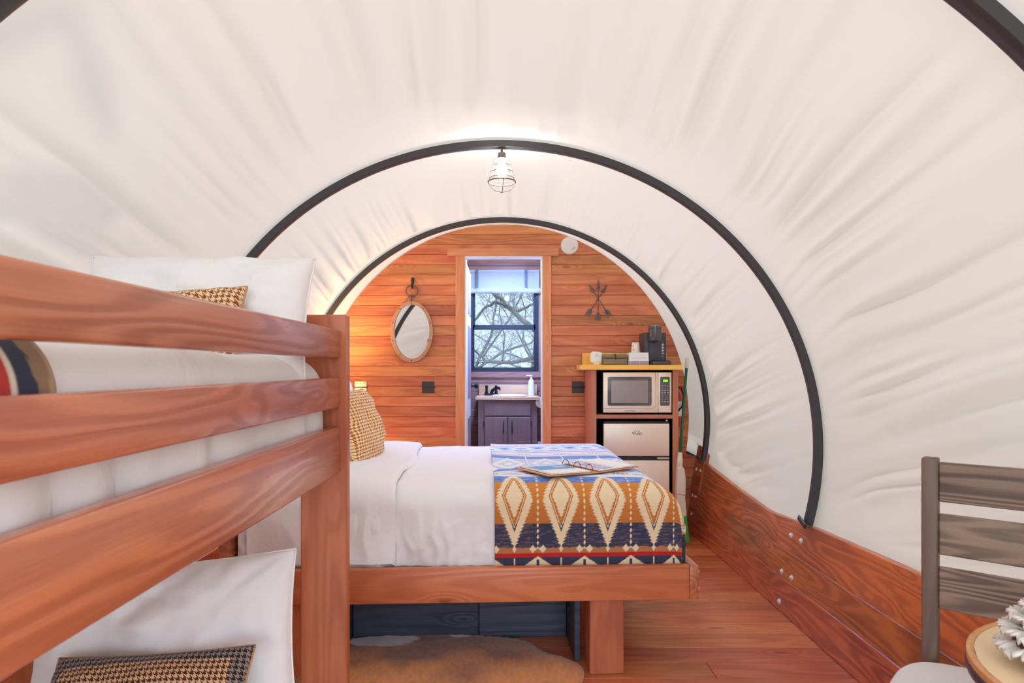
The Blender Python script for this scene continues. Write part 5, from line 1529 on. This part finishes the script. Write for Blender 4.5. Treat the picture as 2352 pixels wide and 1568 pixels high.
# added fill light, out of view above the doorway, brightens the bathroom in blue
cl = thing('bath_fill_light', 'added unseen blue fill light inside the bathroom', 'light', (0.0, 5.42, 2.27))
lathe('housing', [(0.13, 0.0), (0.13, 0.03), (0.10, 0.04)], M['white'], cl, n=32, local=True)
M['cool'] = plain('bath_fill_glow', (1, 1, 1, 1), 0.4, emit=(0.30, 0.48, 1.0, 1), estr=260.0)
lathe('diffuser', [(0.115, -0.006), (0.12, -0.001)], M['cool'], cl, n=32, local=True)

# ------------------------------------------------------------------ chair and round table by the right side
ch = thing('dining_chair', 'weathered brown ladder back chair with grey seat by the canvas', 'chair', (1.139, 1.741, 0), math.radians(-41))
def cs(nm, x, y, z, mat, bev=0.003, seg=1): return span(nm, x, y, z, mat, ch, bev=bev, seg=seg, local=True)
CW = 0.335
for x in (-0.02, CW - 0.02):
    cs('leg', (x, x + 0.038), (-0.02, 0.022), (0, 1.029), M['chair_z'], bev=0.005, seg=2)
    cs('leg', (x + 0.002, x + 0.036), (-0.44, -0.405), (0, 0.42), M['chair_z'])
for z0, z1 in ((0.913, 1.018), (0.772, 0.880), (0.628, 0.738)):
    cs('back_slat', (0.0185, CW - 0.0205), (-0.010, 0.012), (z0, z1), M['chair_x'], bev=0.003)
cs('seat_rail', (-0.01, CW + 0.008), (-0.404, -0.021), (0.38, 0.428), M['chair_x'])
for z in (0.16,):
    cs('stretcher', (0.0185, CW - 0.0205), (-0.43, -0.41), (z, z + 0.03), M['chair_x'])
    cs('stretcher', (0.0185, CW - 0.0205), (-0.01, 0.01), (z, z + 0.03), M['chair_x'])
# cushion: rounded square pad
nq = 64
gu, gv = np.meshgrid(np.linspace(0, 2 * PI, nq + 1)[:-1], np.linspace(0, 1, 22), indexing='ij')
sx_ = np.sign(np.cos(gu)) * np.abs(np.cos(gu)) ** 0.55; sy_ = np.sign(np.sin(gu)) * np.abs(np.sin(gu)) ** 0.55
rr = np.where(gv < 0.6, gv / 0.6 * 0.86, 0.86 + 0.14 * np.sin((gv - 0.6) / 0.4 * PI))
zz = np.where(gv < 0.6, 0.510 - 0.012 * (gv / 0.6) ** 3, 0.464 + 0.034 * np.cos((gv - 0.6) / 0.4 * PI))
CP = np.stack([CW / 2 - 0.005 + sx_ * rr * 0.225, -0.225 + sy_ * rr * 0.215 + 0.0, zz], -1)
link('seat_cushion', grid_mesh('seat_cushion', CP, wrap_u=True), M['greyfab'], ch, local=True)

tb = thing('round_table', 'small round pale wood table beside the chair', 'table', (1.16, 1.07, 0), math.radians(-20))
TR = 0.328; TZ = 0.728
# top of planks, each clipped to the round
npl = 6; pw = 2 * TR / npl
for i in range(npl):
    xa, xb = -TR + i * pw + 0.0006, -TR + (i + 1) * pw - 0.0006
    def yy(x): return math.sqrt(max(0.0, (TR - 0.012) ** 2 - x * x))
    xs = [max(-TR + 0.0121, min(TR - 0.0121, q)) for q in np.linspace(xa, xb, 10)]
    poly = [(q, yy(q)) for q in xs] + [(q, -yy(q)) for q in xs[::-1]]
    cxp = (xa + xb) / 2
    poly = [(p[0] - cxp, p[1]) for p in poly]
    prism('plank', poly, TZ - 0.02, TZ, M['table'], tb, axis='Z', loc=(cxp, 0, 0), local=True)
lathe('rim', [(TR - 0.012, TZ - 0.03), (TR - 0.0118, TZ + 0.002), (TR - 0.006, TZ + 0.004), (TR, TZ + 0.001), (TR + 0.001, TZ - 0.03), (TR - 0.004, TZ - 0.034)], M['table_edge'], tb, n=72, local=True)
M['band'] = plain('steel_band', rgb(96, 110, 140), 0.25, 0.8)
lathe('metal_band', [(TR + 0.0012, TZ - 0.030), (TR + 0.002, TZ - 0.028), (TR + 0.002, TZ - 0.012), (TR + 0.0012, TZ - 0.010)], M['band'], tb, n=72, local=True)
lathe('underside', [(TR - 0.013, TZ - 0.030), (TR - 0.013, TZ - 0.021)], M['table_edge'], tb, n=48, local=True)
lathe('pedestal', [(0.17, 0.0), (0.17, 0.02), (0.05, 0.04), (0.03, 0.10), (0.03, 0.62), (0.09, 0.69), (0.09, TZ - 0.031)], M['chair_z'], tb, n=28, local=True)
# ornament of layered white edged scales
orn = thing('scale_ornament', 'white tipped ornament of layered woody scales on the round table', 'ornament', (0.985, 1.16, TZ + 0.004), math.radians(15))
M['scale'] = plain('scale_white', rgb(244, 238, 230), 0.7, bump=0.4, bscale=90)
M['scale_b'] = plain('scale_brown', rgb(136, 108, 92), 0.75, bump=0.4, bscale=90)
lathe('core', [(0.02, 0.0), (0.05, 0.012), (0.055, 0.04), (0.035, 0.075), (0.002, 0.088)], M['scale_b'], orn, n=20, local=True)
def petal(L_, W_):
    n, m_ = 9, 7
    V, F, mi = [], [], []
    for i in range(n):
        t = i / (n - 1)
        for j in range(m_):
            s_ = (j / (m_ - 1) - 0.5) * 2
            wv = W_ * (0.35 + 0.65 * math.sin(min(1, t * 1.15) * PI / 2)) * (1 - 0.25 * t ** 6)
            V.append((t * L_ + 0.004 * math.cos(s_ * 7) * t, s_ * wv, 0.010 * s_ * s_ + 0.012 * math.sin(t * PI) + 0.006 * t * math.cos(s_ * 9)))
    for i in range(n - 1):
        for j in range(m_ - 1):
            a = i * m_ + j
            F.append((a, a + 1, a + m_ + 1, a + m_)); mi.append(0 if i >= n - 4 or j in (0, m_ - 2) else 1)
    me = mesh('scale', V, F, True)
    me.materials.append(M['scale']); me.materials.append(M['scale_b'])
    me.polygons.foreach_set('material_index', mi)
    return me
pm = petal(0.062, 0.024)
for ring_, (z, elev, cnt, s_) in enumerate(((0.012, 0.10, 11, 1.0), (0.028, 0.38, 11, 1.0), (0.044, 0.66, 10, 0.92), (0.060, 0.95, 8, 0.8), (0.074, 1.2, 5, 0.65))):
    for k in range(cnt):
        a = 2 * PI * (k + 0.5 * (ring_ % 2)) / cnt
        o = link('scale', pm, None, orn, (0.026 * math.cos(a), 0.026 * math.sin(a), z), (0, -elev, a), local=True)
        o.scale = (s_, s_, s_)
        so = o.modifiers.new('thickness', 'SOLIDIFY'); so.thickness = 0.004
